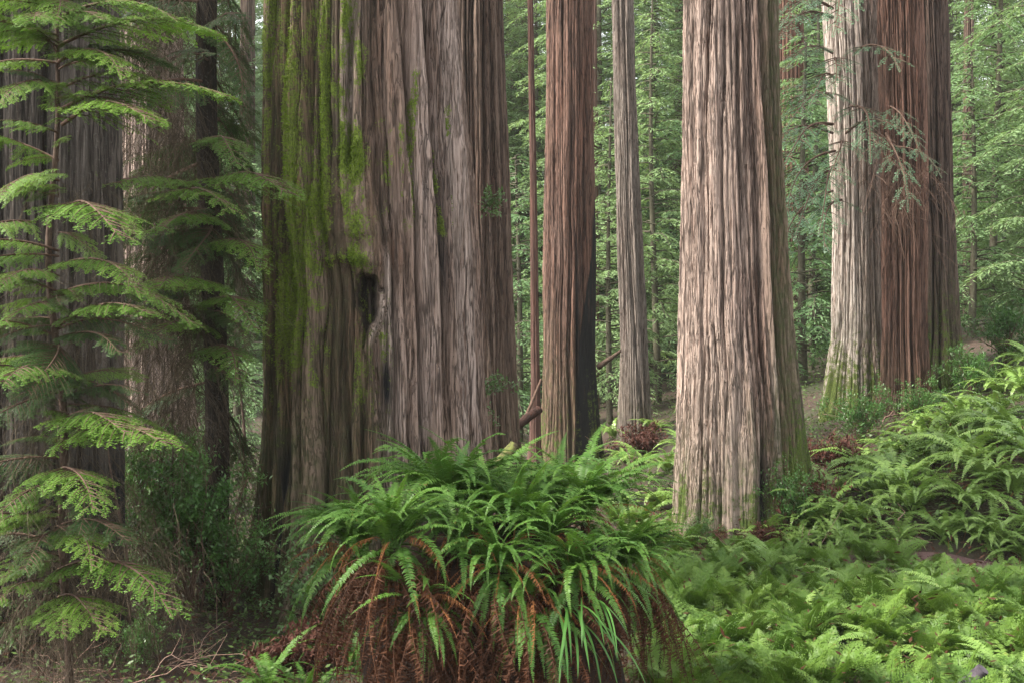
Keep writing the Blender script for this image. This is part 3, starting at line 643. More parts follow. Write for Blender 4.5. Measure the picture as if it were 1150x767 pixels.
# --- lady fern bed in the right foreground
def lady(seed, nf=12, L=(.38, .74)):
    r = np.random.default_rng(seed); g = Geo(); up = r.uniform(.0, 1.0)
    for i in range(nf):
        az = 2 * PI * (i + r.uniform(-.45, .45)) / nf; Lf = r.uniform(*L)
        s, P, T = frond_path(Lf, math.radians(r.uniform(55, 88)), math.radians(r.uniform(-35, 50) * (1 - .3 * up)), r.uniform(-.6, .6), 30)
        ca, sa = math.cos(az), math.sin(az); RM = np.array([[ca, -sa, 0], [sa, ca, 0], [0, 0, 1]]); P = P @ RM.T; T = T @ RM.T
        np_ = 24; t = np.linspace(.16, .985, np_); B = np.stack([np.interp(t, s, P[:, q]) for q in range(3)], -1); Tt = unit(np.stack([np.interp(t, s, T[:, q]) for q in range(3)], -1))
        side = unit(np.cross(np.array([[0, 0, 1.]]), Tt)); N = np.cross(Tt, side); rl = r.uniform(-.7, .7); side, N = side * math.cos(rl) + N * math.sin(rl), N * math.cos(rl) - side * math.sin(rl)
        prof = np.sin(np.clip((t - .06) / .94, 0, 1) ** .6 * PI) ** .8 + .05
        for sg in (-1, 1):
            a = .3 + r.normal(0, .1, np_); D = unit(sg * side * np.cos(a)[:, None] + Tt * np.sin(a)[:, None] + N * r.normal(.12, .18, (np_, 1)))
            S0 = unit(Tt - D * (Tt * D).sum(1, keepdims=True)); NN = np.cross(D, S0) * sg; NN = np.where(NN[:, 2:3] < 0, -NN, NN); l = .17 * Lf / .7 * prof * r.uniform(.8, 1.15, np_)
            m = 6; q = np.linspace(.1, 1, m)            # lobes cut the outline of each pinna
            BB = B[:, None, :] + D[:, None, :] * (l[:, None] * q[None, :])[:, :, None] - NN[:, None, :] * (l[:, None] * .28 * q[None, :] ** 2)[:, :, None]
            for s2 in (-1, 1):
                DD = unit(S0[:, None, :] * s2 + D[:, None, :] * .55 + NN[:, None, :] * .15 + r.normal(0, .12, (np_, m, 3))); ll = (.062 * (1 - .7 * q)[None, :] * np.sqrt(prof)[:, None] * Lf / .7).ravel()
                g.kites(BB.reshape(-1, 3), DD.reshape(-1, 3), np.broadcast_to(D[:, None, :], DD.shape).reshape(-1, 3), ll, ll * .55)
        g.tube(P[::3], np.linspace(.004, .001, 10), 3)
    return g
LADY = [lady(500 + k).mesh('fronds', M['lady']) for k in range(6)]
LP = []
for k, me in enumerate(LADY):
    t = thing('lady_fern', '', 'fern', (0, 0, -70)); ob('fronds', me, t); LP.append(t)
r = random.Random(3); cnt = 0; usedL = set()
lab_bed = 'feathery light green lady fern in the dense bed at lower right'
lab_tr = 'feathery lady fern lining the trail edge in front of the bank'
for row, d in enumerate(np.arange(8.6, 16.2, .45)):
    px = 735 + r.uniform(0, 40) if d > 9 else 770
    while px < 1190:
        x = xat(px, d); dd = d + r.uniform(-.25, .25)
        if dd < trail_y(x) - .45 or (px < 1010 and dd < trail_y(x) + .2):
            k = r.randrange(6); loc = (x, dd, hz(x, dd) - .03); s = r.uniform(.55, 1.2) * (1 if d < 13.5 else .85); rz = r.uniform(0, 6.28)
            lab, gr = (lab_bed, 'lady ferns in the bed') if d < 13.9 else (lab_tr, 'lady ferns along the trail')
            if k not in usedL:
                usedL.add(k); o = LP[k]; o.location = loc; o.rotation_euler = (0, 0, rz); o.scale = (s, s, s); o['label'] = lab; o['group'] = gr
            else: dup(LP[k], loc, rz, s, lab, gr)
            cnt += 1
        px += r.uniform(.32, .62) / d * FPX
for px, d in ((735, 17), (700, 16.5), (760, 18.5), (720, 19), (690, 19.5), (745, 15), (770, 16.3)):
    x = xat(px, d); dup(LP[r.randrange(6)], (x, d, hz(x, d)), r.uniform(0, 6), .9, 'pale lady fern in the gap right behind the stump', 'lady ferns behind the stump')

for px, d, sz in ((1135, 9.9, .8), (1000, 10.6, .7), (900, 11.6, .7), (1080, 12.2, .75), (840, 13.2, .7), (960, 13.4, .75), (1140, 13.0, .8), (800, 11.6, .65), (1040, 14.0, .7), (880, 9.6, .6), (870, 14.8, .75), (810, 15.2, .8)):
    put_fern(px, d, 'sword fern with simple fronds standing among the lower right lady ferns', sz, 'sword ferns in the lady fern bed')
# ------------------------------------------------------------------ conifer sprays
def spray(seed, lat=17, sub=.024, nd=.022, nw=.0055, npd=.0075, droop=.35, up=.1, lw=.42, dens=1.0):
    """flat drooping bough of unit length along +X: wood axis and needles"""
    r = np.random.default_rng(seed); gw, gn = Geo(), Geo()
    s = np.linspace(0, 1, 24); P = np.stack([s, .06 * np.sin(s * 3 + r.uniform(0, 6)) * s, up * np.sin(s * PI * .6) - droop * s ** 2.2], -1)
    gw.tube(P, np.linspace(.011, .0015, 24), 5)
    NB, ND, NS, NL = [], [], [], []
    def needles(Q, sd):
        """needles in two flat ranks along polyline Q"""
        L = np.linalg.norm(Q[-1] - Q[0]); n = max(3, int(L / npd)); t = np.linspace(0.02, 1, n)
        B = np.stack([np.interp(t, np.linspace(0, 1, len(Q)), Q[:, i]) for i in range(3)], -1); T = unit(np.gradient(B, axis=0)); S = unit(np.cross(T, np.array([[0, 0, 1.]])) + r.normal(0, .12, (n, 3)))
        for sg in (-1, 1):
            D = unit(sg * S + T * .55 + r.normal(0, .18, (n, 3)) + np.array([0, 0, -.05]))
            NB.append(B); ND.append(D); NS.append(unit(np.cross(D, np.cross(T, S)))); NL.append(r.uniform(.7, 1.1, n) * nd * (1 - .4 * t))
        NB.append(Q[-1:]); ND.append(unit(Q[-1:] - Q[-2:-1])); NS.append(unit(np.cross(ND[-1], [[0, 0, 1.]]))); NL.append(np.array([nd * .7]))
    for i in range(lat * 2):
        t = .1 + .88 * (i + r.uniform(-.3, .3)) / (lat * 2); sg = 1 if i % 2 else -1
        if r.random() > dens: continue
        B = np.array([np.interp(t, s, P[:, k]) for k in range(3)])
        l = lw * (1 - t) ** .6 * min(1, .45 + t * 3) * r.uniform(.65, 1.15) + .05; a = r.uniform(.75, 1.05) - .25 * t
        D = np.array([math.cos(a), sg * math.sin(a), 0]); q = np.linspace(0, 1, 8)[:, None]
        tz = (-droop * 2.2 * t ** 1.2 * math.cos(a)) * .6
        Lp = B + D * l * q + np.array([0, 0, 1.]) * (tz * l * q - .22 * l * q ** 2 * (.6 + r.random())) + np.array([1, 0, 0]) * .12 * l * q ** 2
        gw.tube(Lp, np.linspace(.004, .0008, 8), 3)
        ns = int(l / sub)
        for j in range(ns):
            u = (j + .6) / (ns + .3); sb = 1 if j % 2 else -1; B2 = np.array([np.interp(u, q[:, 0], Lp[:, k]) for k in range(3)]); T2 = Lp[-1] - Lp[0]; T2 = T2 / np.linalg.norm(T2)
            S2 = np.cross([0, 0, 1.], T2); S2 /= np.linalg.norm(S2) + 1e-9; ang = r.uniform(.6, .95)
            l2 = max(.03, l * .38 * (1 - u) ** .8 * r.uniform(.6, 1.2)); D2 = T2 * math.cos(ang) + sb * S2 * math.sin(ang)
            q2 = np.linspace(0, 1, 4)[:, None]; needles(B2 + D2 * l2 * q2 + np.array([0, 0, 1.]) * (-.3 * l2 * q2 ** 2 + r.normal(0, .05) * l2 * q2), 0)
        needles(Lp[3:], 0)
    needles(P[12:], 0)
    gn.kites(np.vstack(NB), np.vstack(ND), np.vstack(NS), np.concatenate(NL), nw, mid=.5)
    return gw.mesh('branch', M['twig']), gn.mesh('needles', M['hem'])
HEM = [spray(700 + k, lat=19 + k % 3, droop=.16 + .06 * (k % 4), lw=.20 + .06 * (k % 3), dens=.62 + .07 * (k % 4), sub=.022 + .006 * (k % 2)) for k in range(10)]
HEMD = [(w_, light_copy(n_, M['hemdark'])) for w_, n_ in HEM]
REDN = []
for k in range(4):
    w_, n_ = spray(760 + k, lat=9, sub=.06, nd=.026, nw=.0065, npd=.013, droop=.3, lw=.26, dens=.62); n_.materials[0] = M['red_needles']; REDN.append((w_, n_))

def bough(parent, protos, b, tip, roll=0.0, s=None, k=None, wide=1.0):
    """bough from world point b to world point tip, a part of its tree"""
    b = Vector(b); tip = Vector(tip); v = tip - b; L = s or v.length * 1.04
    x = v.normalized()
    # the bough mesh sags, so its base-to-tip line points below +X: undo that tilt
    up = Vector((0, 0, 1)); y = up.cross(x).normalized(); z = x.cross(y)
    R = Matrix((x, y, z)).transposed().to_4x4() @ Matrix.Rotation(-.24, 4, 'Y') @ Matrix.Rotation(roll, 4, 'X')
    w_, n_ = random.choice(protos) if k is None else protos[k]
    o = ob('branch', w_, parent); o.matrix_local = Matrix.Translation(b - Vector(parent.location)) @ R @ Matrix.Diagonal((L, L * wide, L, 1))
    ob('needles', n_, o); return o

def dead_twigs(seed, pts, n, L=(.3, .8), w=.0035, hang=.8):
    """fine lichen hung dead twigs drooping round given points"""
    r = np.random.default_rng(seed); g = Geo(); pts = np.asarray(pts, float)
    for i in range(n):
        b = pts[r.integers(len(pts))] + r.normal(0, 1, 3) * np.array([.12, .12, .15]); a = r.uniform(0, 2 * PI); l = r.uniform(*L)
        d = np.array([math.cos(a), math.sin(a), r.uniform(-.6, .1)]); q = np.linspace(0, 1, 6)[:, None]
        P = b + d * l * q * .7 + np.array([0, 0, -hang]) * l * q ** 1.8 + np.cumsum(r.normal(0, .02, (6, 3)), 0) * l
        S = unit(np.cross(np.gradient(P, axis=0), r.normal(0, 1, (1, 3)))); g.ribbon(P, S, w * np.linspace(1.2, .4, 6))
        m = r.integers(4, 9); u = r.uniform(.15, 1, m); B = np.stack([np.interp(u, q[:, 0], P[:, k]) for k in range(3)], -1)
        for j in range(m):
            ll = l * r.uniform(.12, .4); dd = r.normal(0, .5, 3) + d * .4 + np.array([0, 0, -.5 * hang]); PP = B[j] + dd * ll * np.linspace(0, 1, 4)[:, None] + np.array([0, 0, -.4]) * ll * np.linspace(0, 1, 4)[:, None] ** 2
            g.ribbon(PP, unit(np.cross(np.gradient(PP, axis=0), r.normal(0, 1, (1, 3)))), w * .7)
    return g

# ------------------------------------------------------------------ conifers of the background
def conifer(seed, H, mat, R=3.2, nb=150, fine=1.0, low=.06, trunk_r=.28):
    r = np.random.default_rng(seed); g, gt = Geo(), Geo()
    zz = np.linspace(-.4, H, 24); gt.tube(np.stack([.1 * np.sin(zz * .3 + seed), .1 * np.cos(zz * .25), zz], -1), np.interp(zz, [0, H], [trunk_r, .03]), 9)
    KB, KD, KS, KL = [], [], [], []
    for i in range(nb):
        f = (i + r.random()) / nb; z = H * (low + (1 - low) * f ** .92); L = R * (1 - f) ** .65 * r.uniform(.5, 1.2) + .25; a = r.uniform(0, 2 * PI)
        D = np.array([math.cos(a), math.sin(a), 0]); S = np.array([-math.sin(a), math.cos(a), 0]); dr = r.uniform(.15, .5); q = np.linspace(0, 1, 9)
        P = np.array([0, 0, z]) + D * (L * q)[:, None] + np.array([0, 0, 1.]) * (L * (.12 * np.sin(q * 2.2) - dr * q ** 1.9))[:, None] + S * (.08 * L * np.sin(q * 3 + r.uniform(0, 6)))[:, None]
        gt.tube(P[::2], np.linspace(.03, .006, 5), 3)
        nl = max(5, int(L / .17 * fine))
        for j in range(nl):
            t = .18 + .82 * (j + r.random()) / nl; sg = 1 if j % 2 else -1; Bp = np.array([np.interp(t, q, P[:, k]) for k in range(3)])
            l = (.2 + .34 * L * (1 - t) ** .8) * r.uniform(.6, 1.2); an = r.uniform(.55, 1.1); Dl = D * math.cos(an) + S * sg * math.sin(an); m = max(3, int(l / .085 * fine))
            u = (np.arange(m) + r.random(m)) / m; BB = Bp + Dl * (l * u)[:, None] + np.array([0, 0, -1.]) * (l * .5 * u ** 1.7)[:, None]
            Sl = np.cross([0, 0, 1.], Dl); sgn = r.choice([-1, 1], m)[:, None]
            DD = unit(Dl * .8 + Sl * sgn * .7 + np.array([0, 0, -.45]) + r.normal(0, .22, (m, 3)))
            KB.append(BB); KD.append(DD); KS.append(unit(np.cross(DD, r.normal(0, .5, (m, 3)) + np.array([0, 0, 1.])))); KL.append(r.uniform(.16, .36, m) * (1 - .3 * u) / fine ** .6)
    L_ = np.concatenate(KL)
    g.kites(np.vstack(KB), np.vstack(KD), np.vstack(KS), L_, L_ * .24, .4)
    return gt.mesh('trunk', M['bgstem']), g.mesh('crown', mat)
# --- hemlock sapling in the left foreground
dS = 8.2; xS = xat(67, dS); zS = hz(xS, dS)
sap = thing('hemlock_sapling', 'slender hemlock sapling with bright green boughs in left foreground', 'tree', (xS, dS, zS - .1))
g = Geo(); zz = np.linspace(0, 6.6, 30); g.tube(np.stack([.05 * np.sin(zz * 1.1) + .03 * np.sin(zz * 3), .04 * np.cos(zz), zz], -1), np.interp(zz, [0, 2, 6.6], [.032, .03, .012]), 9)
ob('trunk', g.mesh('trunk', M['stem']), sap)
def B(px0, py0, d0, px1, py1, d1, **k): bough(sap, k.pop('protos', HEM), at(px0, py0, d0), at(px1, py1, d1), **k)
for row in ((66, 20, 8.2, 190, 36, 7.6), (64, 40, 8.2, -20, 70, 7.6), (66, 52, 8.2, 232, 52, 7.7), (66, 70, 8.2, 130, 100, 7.3), (68, 95, 8.2, 10, 135, 7.4), (66, 5, 8.2, 60, 40, 7.4),
            (66, 10, 8.2, -30, 20, 7.8), (66, 125, 8.2, 236, 136, 7.5), (70, 140, 8.2, 170, 168, 7.2), (66, 150, 8.2, -20, 165, 7.5), (66, 240, 8.2, 138, 300, 7.0), (40, 250, 8.0, -40, 300, 7.2), (66, 300, 8.2, 150, 345, 7.3),
            (66, 310, 8.2, -10, 345, 7.3), (66, 330, 8.2, 215, 365, 7.6), (66, 345, 8.2, 20, 395, 7.2), (66, 365, 8.2, 175, 395, 7.3), (66, 500, 8.2, 196, 552, 7.0), (66, 480, 8.2, 150, 520, 7.1), (66, 530, 8.2, 90, 600, 7.0),
            (66, 545, 8.2, -20, 610, 7.2), (66, 640, 8.2, 184, 706, 7.0), (66, 655, 8.2, -10, 700, 7.3), (66, 690, 8.2, 60, 735, 7.2), (66, 670, 8.2, 120, 730, 7.3), (66, 600, 8.2, 100, 650, 7.2), (66, 420, 8.2, 20, 470, 7.0)):
    B(*row)
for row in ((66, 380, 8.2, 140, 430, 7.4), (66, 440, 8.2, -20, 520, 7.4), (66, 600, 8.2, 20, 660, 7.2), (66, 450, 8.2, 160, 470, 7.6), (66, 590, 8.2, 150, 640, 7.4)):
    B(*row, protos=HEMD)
rs = random.Random(5)
for k in range(62):
    py = rs.uniform(-30, 640); a_ = rs.uniform(-.4 * PI - PI / 2, .4 * PI - PI / 2) if rs.random() < .6 else rs.uniform(0, 2 * PI); Lb = rs.uniform(.3, 1.0); b_ = Vector(at(66, py, dS))
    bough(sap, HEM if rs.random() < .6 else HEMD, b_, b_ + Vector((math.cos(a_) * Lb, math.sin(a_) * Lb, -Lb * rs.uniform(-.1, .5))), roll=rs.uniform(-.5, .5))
pts = [np.array(at(px, py, d)) - np.array([xS, dS, zS - .1]) for px, py, d in ((30, 330, 8.3), (70, 390, 8.1), (20, 420, 8.3), (100, 440, 8.2), (50, 500, 8.0), (110, 540, 8.2), (20, 560, 8.2), (60, 680, 8.1), (80, 720, 8.1), (40, 720, 8.2), (85, 610, 8.1), (130, 650, 8.3), (30, 640, 8.2), (120, 340, 8.3), (90, 230, 8.3), (150, 600, 8.4))]
ob('dead_twigs', dead_twigs(21, pts, 900, (.25, .8), .003).mesh('dead_twigs', M['deadtwig']), sap)

for k, (px, d, n_, lab) in enumerate(((45, 9.9, 420, 'thicket of fine brown lichen hung dead twigs at the foot of the huge left trunk'), (140, 10.3, 300, 'smaller thicket of brown dead twigs between huge left trunk and dark hemlock'))):
    x = xat(px, d); t = thing('dead_thicket', lab, 'thicket', (x, d, hz(x, d))); rt = np.random.default_rng(70 + k)
    pp = np.stack([rt.uniform(-.6, .6, 60), rt.uniform(-.3, .3, 60), rt.uniform(.1, 1.5, 60)], -1)
    ob('twigs', dead_twigs(70 + k, pp, n_, (.2, .7), .004, .6).mesh('twigs', M['deadtwig']), t)
# --- dark hemlock behind
dH = 13.0; xH = xat(238, dH); zH = hz(xH, dH)
hem = thing('hemlock_tree', 'dark hemlock with mossy brown twigs just left of the giant trunk', 'tree', (xH, dH, zH - .1))
g = Geo(); zz = np.linspace(0, 12, 40); g.tube(np.stack([.06 * np.sin(zz * .7), .05 * np.cos(zz * .6), zz], -1), np.interp(zz, [0, 1, 12], [.22, .15, .1]), 12)
ob('trunk', g.mesh('trunk', M['dark']), hem)
def Bh(px0, py0, d0, px1, py1, d1, **k): bough(hem, k.pop('protos', HEM), at(px0, py0, d0), at(px1, py1, d1), **k)
for row in ((235, 170, 13, 272, 188, 11.4), (236, 215, 13, 324, 250, 11.2), (236, 225, 13, 150, 250, 11.0), (200, 225, 12.4, 250, 262, 10.9), (236, 350, 13, 292, 372, 11.2), (236, 255, 13, 200, 300, 11), (236, 280, 13, 285, 315, 11.4), (236, 375, 13, 160, 400, 11.2),
            (236, 395, 13, 262, 440, 11.3), (236, 330, 13, 190, 365, 11)):
    Bh(*row)
rr = random.Random(9)
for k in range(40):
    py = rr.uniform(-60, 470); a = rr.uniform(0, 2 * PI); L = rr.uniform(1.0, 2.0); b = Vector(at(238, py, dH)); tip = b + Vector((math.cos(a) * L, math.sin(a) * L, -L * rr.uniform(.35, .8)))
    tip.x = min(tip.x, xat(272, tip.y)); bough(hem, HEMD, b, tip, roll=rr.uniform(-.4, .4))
pts = [np.array(at(238 + rr.uniform(-80, 8), py, dH + rr.uniform(-.8, .8))) - np.array([xH, dH, zH - .1]) for py in np.linspace(-20, 560, 60)]
ob('dead_twigs', dead_twigs(22, pts, 1500, (.4, 1.1), .006, 1.0).mesh('dead_twigs', M['deadtwig']), hem)

# --- unseen crowns added on the left trees, above the frame, to shade the foreground
for k, (tr_, R_, low_, dx, dy) in enumerate(((giant, 3.6, .62, 0, 0), (bpy.data.objects['redwood_tree.001'], 4.2, .56, 0, 0))):
    tm_, cm_ = conifer(880 + k, 27, M['hemdark'], R_, 150, low=low_); ob('crown', cm_, tr_, (0, 0, 0))
# --- redwood side boughs on the close pair
def side_boughs(t, rows):
    for a in rows: bough(t, REDN, at(*a[:3]), at(*a[3:6]))
side_boughs(t11, ((935, 10, 25.4, 872, 40, 23), (935, 60, 25.4, 880, 85, 23.5), (960, 60, 25, 1000, 85, 22.5), (940, 70, 25, 930, 110, 22.6), (935, 140, 25.4, 872, 205, 23), (938, 170, 25.4, 885, 245, 23.5), (950, 150, 25, 1015, 160, 22.4),
                  (940, 185, 25, 915, 265, 23), (955, 120, 25, 985, 185, 22.4), (935, 215, 25.3, 878, 300, 23.5), (935, -20, 25.4, 890, 20, 23.2), (935, 20, 25.4, 865, 65, 23), (935, 150, 25.4, 860, 175, 23.6), (938, 190, 25.4, 890, 270, 23.4), (940, 90, 25.2, 905, 125, 22.8), (945, 160, 25, 940, 215, 22.6), (945, 225, 25, 925, 285, 22.8), (950, -10, 25, 930, 45, 22.5), (935, 110, 25.4, 895, 150, 23)))
side_boughs(t12, ((1000, 120, 23.2, 1030, 175, 22.0), (995, 150, 23.2, 1012, 235, 22.0), (1005, 165, 23.2, 1050, 200, 22.0)))
pts = [np.array(at(px, py, 22.8)) - np.array([t12.location.x, 24, t12.location.z]) for px, py in ((985, 150), (1000, 180), (1020, 200), (975, 190), (1040, 190), (1005, 230))]
ob('dead_twigs', dead_twigs(23, pts, 90, (.5, 1.3), .008, .7).mesh('dead_twigs', M['twig']), t12)

CON = []
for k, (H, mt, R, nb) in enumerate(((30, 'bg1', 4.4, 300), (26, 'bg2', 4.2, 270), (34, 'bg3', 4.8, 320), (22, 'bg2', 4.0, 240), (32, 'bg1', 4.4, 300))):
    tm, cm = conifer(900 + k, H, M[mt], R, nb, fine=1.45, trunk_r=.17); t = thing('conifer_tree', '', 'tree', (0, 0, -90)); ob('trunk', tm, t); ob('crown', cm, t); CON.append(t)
NEARC = []
for k, (H, mt, R, nb) in enumerate(((15, 'bg1', 2.6, 120), (13, 'bg2', 2.4, 110), (9, 'bg1', 2.2, 90))):
    tm, cm = conifer(950 + k, H, M[mt], R, nb, fine=1.7, low=.04, trunk_r=.13); t = thing('young_conifer', '', 'tree', (0, 0, -95)); ob('trunk', tm, t); ob('crown', cm, t); NEARC.append(t)
usedC = set()
def put_tree(protos, k, px, d, label, s=1.0, group=None, sink=0.0):
    x = xat(px, d); loc = (x, d, hz(x, d) - sink); rz = random.uniform(0, 6.28); p = protos[k]
    if p.name not in usedC:
        usedC.add(p.name); p.location = loc; p.rotation_euler = (0, 0, rz); p.scale = (s, s, s); p['label'] = label
        if group: p['group'] = group
        return p
    return dup(p, loc, rz, s, label, group)
rb = random.Random(17)
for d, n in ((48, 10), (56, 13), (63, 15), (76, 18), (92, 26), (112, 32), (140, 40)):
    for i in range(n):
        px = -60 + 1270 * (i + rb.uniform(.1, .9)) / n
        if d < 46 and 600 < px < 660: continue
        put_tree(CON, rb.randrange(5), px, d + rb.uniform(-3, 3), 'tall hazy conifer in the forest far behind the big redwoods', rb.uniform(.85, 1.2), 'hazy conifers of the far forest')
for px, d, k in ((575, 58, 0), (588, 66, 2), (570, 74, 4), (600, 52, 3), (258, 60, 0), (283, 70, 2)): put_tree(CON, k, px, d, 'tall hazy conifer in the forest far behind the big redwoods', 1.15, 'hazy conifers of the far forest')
put_tree(NEARC, 0, 1120, 33, 'bushy young conifer rising beyond the ferny bank at right', 1.0)
put_tree(NEARC, 1, 1165, 30, 'young conifer at the right edge above the bank ferns', 1.0)
put_tree(NEARC, 1, 735, 40, 'yellow green young conifer between slim grey trunk and pale redwood', 1.15)
put_tree(NEARC, 0, 770, 45, 'young conifer close behind left edge of the pale pinkish redwood', 1.2)
put_tree(NEARC, 2, 905, 33, 'young conifer filling the gap left of the cream white redwood', 1.15)
put_tree(NEARC, 0, 915, 37, 'taller young conifer in the gap between pale and cream redwoods', 1.0)
put_tree(NEARC, 2, 270, 36, 'young conifer glimpsed just left of the mossy giant', 1.1)
put_tree(NEARC, 0, 200, 38, 'young conifer behind the dark hemlock and pale trunk', 1.1)
put_tree(NEARC, 2, 580, 38, 'young conifer in the narrow gap behind the rust red pole', 1.1)
put_tree(NEARC, 1, 685, 37, 'young conifer between fire scarred redwood and slim grey trunk', .9)
put_tree(NEARC, 2, 1090, 31, 'low young conifer close right of the dark red brown redwood', .9)

# ------------------------------------------------------------------ shrubs and dead growth
def shrub(seed, R, H, n, leaf, leafw, mat, stems=16, dens=1.0):
    r = np.random.default_rng(seed); g, gs = Geo(), Geo(); ends = []
    for i in range(stems):
        a = r.uniform(0, 2 * PI); rad = R * r.uniform(.2, 1); q = np.linspace(0, 1, 8)
        tip = np.array([math.cos(a) * rad, math.sin(a) * rad, H * r.uniform(.55, 1) * (1 - .3 * rad / R)]); P = tip * q[:, None] ** np.array([[1.3, 1.3, .8]]) + np.cumsum(r.normal(0, .02 * H, (8, 3)), 0)
        gs.tube(P, np.linspace(.012, .003, 8), 4); ends.append(P)
        for j in range(5):
            b = P[r.integers(3, 8)]; e = b + r.normal(0, .22, 3) * R + np.array([0, 0, .08 * H]); Q = b + (e - b) * q[:, None] + np.array([0, 0, -.08]) * R * q[:, None] ** 2; gs.tube(Q[::2], np.linspace(.005, .0015, 4), 3); ends.append(Q)
    E = np.vstack([e[3:] for e in ends]); k = r.integers(0, len(E), n); B_ = E[k] + r.normal(0, .05 * R, (n, 3)); D = unit(r.normal(0, 1, (n, 3)) + np.array([0, 0, .1])); S = unit(np.cross(D, r.normal(0, .5, (n, 3)) + np.array([0, 0, 1.])))
    l = r.uniform(.6, 1.2, n) * leaf; g.kites(B_, D, S, l, l * leafw, .45)
    return gs.mesh('stems', M['twig']), g.mesh('foliage', mat)
def put_shrub(label, px, d, sm, s=1.0, name='shrub', lift=0.0, group=None, cat='shrub'):
    x = xat(px, d); t = thing(name, label, cat, (x, d, hz(x, d) + lift), random.uniform(0, 6), group); t.scale = (s, s, s)
    ob('stems', sm[0], t); ob('foliage', sm[1], t); return t
SH1 = shrub(31, .8, 1.2, 5200, .055, .42, M['shrub']); SH2 = shrub(32, .7, 1.5, 4200, .05, .4, M['shrub']); SH3 = shrub(33, .6, .8, 2600, .05, .5, M['shrubpale']); SH4 = shrub(34, .55, .55, 2600, .09, .28, M['deadred'])
SH5 = shrub(35, .8, 2.2, 10000, .06, .4, M['shrub'], 26)
SH6 = shrub(36, .7, 1.3, 3600, .1, .2, M['shrub'])
put_shrub('dense dark green leafy shrub in front of the cream white redwood foot', 965, 22.0, SH1, .95)
put_shrub('leafy shrub under the dark red brown redwood, above the bank ferns', 1030, 21.8, SH1, .8)
put_shrub('leafy shrub climbing the bank crest right of the paired redwoods', 1090, 23.0, SH6, .9)
put_shrub('bushy shrub on the right end of the bank crest', 1130, 25.5, SH6, 1.3)
put_shrub('straggly green shrub clinging to right foot of the pale pinkish redwood', 882, 17.0, SH2, .95)
put_shrub('rusty red dead brush heaped right of the pale pinkish redwood', 890, 17.6, SH4, 1.3, 'dead_brush', .25, cat='brush')
put_shrub('second heap of red brown dead brush in front of the cream redwood', 935, 20.0, SH4, 1.2, 'dead_brush', .1, cat='brush')
put_shrub('dark red dead brush at front left foot of the pale pinkish redwood', 800, 16.7, SH4, .7, 'dead_brush', cat='brush')
put_shrub('purplish dead brush at front right foot of the pale pinkish redwood', 838, 16.6, SH4, .65, 'dead_brush', cat='brush')
put_shrub('low dead brush right at the cleft foot of the pale pinkish redwood', 862, 16.5, SH4, .8, 'dead_brush', cat='brush')
put_shrub('small green shrub in front of the pale pinkish redwood foot', 785, 16.3, SH2, .5)
put_shrub('brown dead brush under the slim grey flaky trunk', 722, 29.5, SH4, 1.5, 'dead_brush', cat='brush')
put_shrub('red dead brush between the mossy giant and the fern stump', 335, 10.4, SH4, .9, 'dead_brush', cat='brush')
put_shrub('dark leafy shrub under the dark hemlock, left of the mossy giant', 215, 12.4, SH5, 1.05)
put_shrub('tall dark leafy shrub between pale left trunk and dark hemlock', 178, 13.2, SH5, 1.1)
put_shrub('small leafy shrub against the lower left of the mossy giant', 258, 12.6, SH2, 1.0)
put_shrub('pale leafed shrub on the ground left of the mossy giant', 205, 14.5, SH3, 1.3)
put_shrub('second pale leafed shrub beside the huge left trunk', 165, 12.6, SH3, 1.0)
put_shrub('pale leafed shrub in front of the giant trunk, left of stump ferns', 365, 11.6, SH3, 1.35)
put_shrub('small green shrub at the lower left corner beside the huge trunk', 5, 9.9, SH3, .8)
put_shrub('low green shrub under the hemlock sapling twigs', 150, 10.0, SH2, .5)
# huckleberry sprigs beside the giant
def sprig(label, px, py, d, seed, R=.42, n=260):
    r = np.random.default_rng(seed); g, gs = Geo(), Geo(); q = np.linspace(0, 1, 8)[:, None]
    for i in range(6):
        e = np.array([r.uniform(.1, 1) * R * 1.4, r.uniform(-.6, .2) * R, r.uniform(-.8, .8) * R]); P = e * q + np.array([0, 0, .15 * R]) * np.sin(q * PI) - np.array([.35 * R, 0, .0]); gs.tube(P, np.linspace(.006, .002, 8), 3)
        k = r.integers(2, 8, n // 6); B_ = P[k] + r.normal(0, .035, (n // 6, 3)); D = unit(r.normal(0, 1, (n // 6, 3))); S = unit(np.cross(D, r.normal(0, .5, (n // 6, 3)) + np.array([0, 0, 1.]))); g.kites(B_, D, S, r.uniform(.05, .08, n // 6), .03)
    x, y, z = at(px, py, d); t = thing('leafy_sprig', label, 'plant', (x, y, z)); ob('stems', gs.mesh('stems', M['twig']), t); ob('leaves', g.mesh('leaves', M['shrubpale']), t)
sprig('upper blue green leafy sprig on right edge of the mossy giant', 552, 240, 15.2, 61)
sprig('lower blue green leafy sprig above the stump ferns beside the ribbed trunk', 545, 450, 15.2, 62, .5, 330)

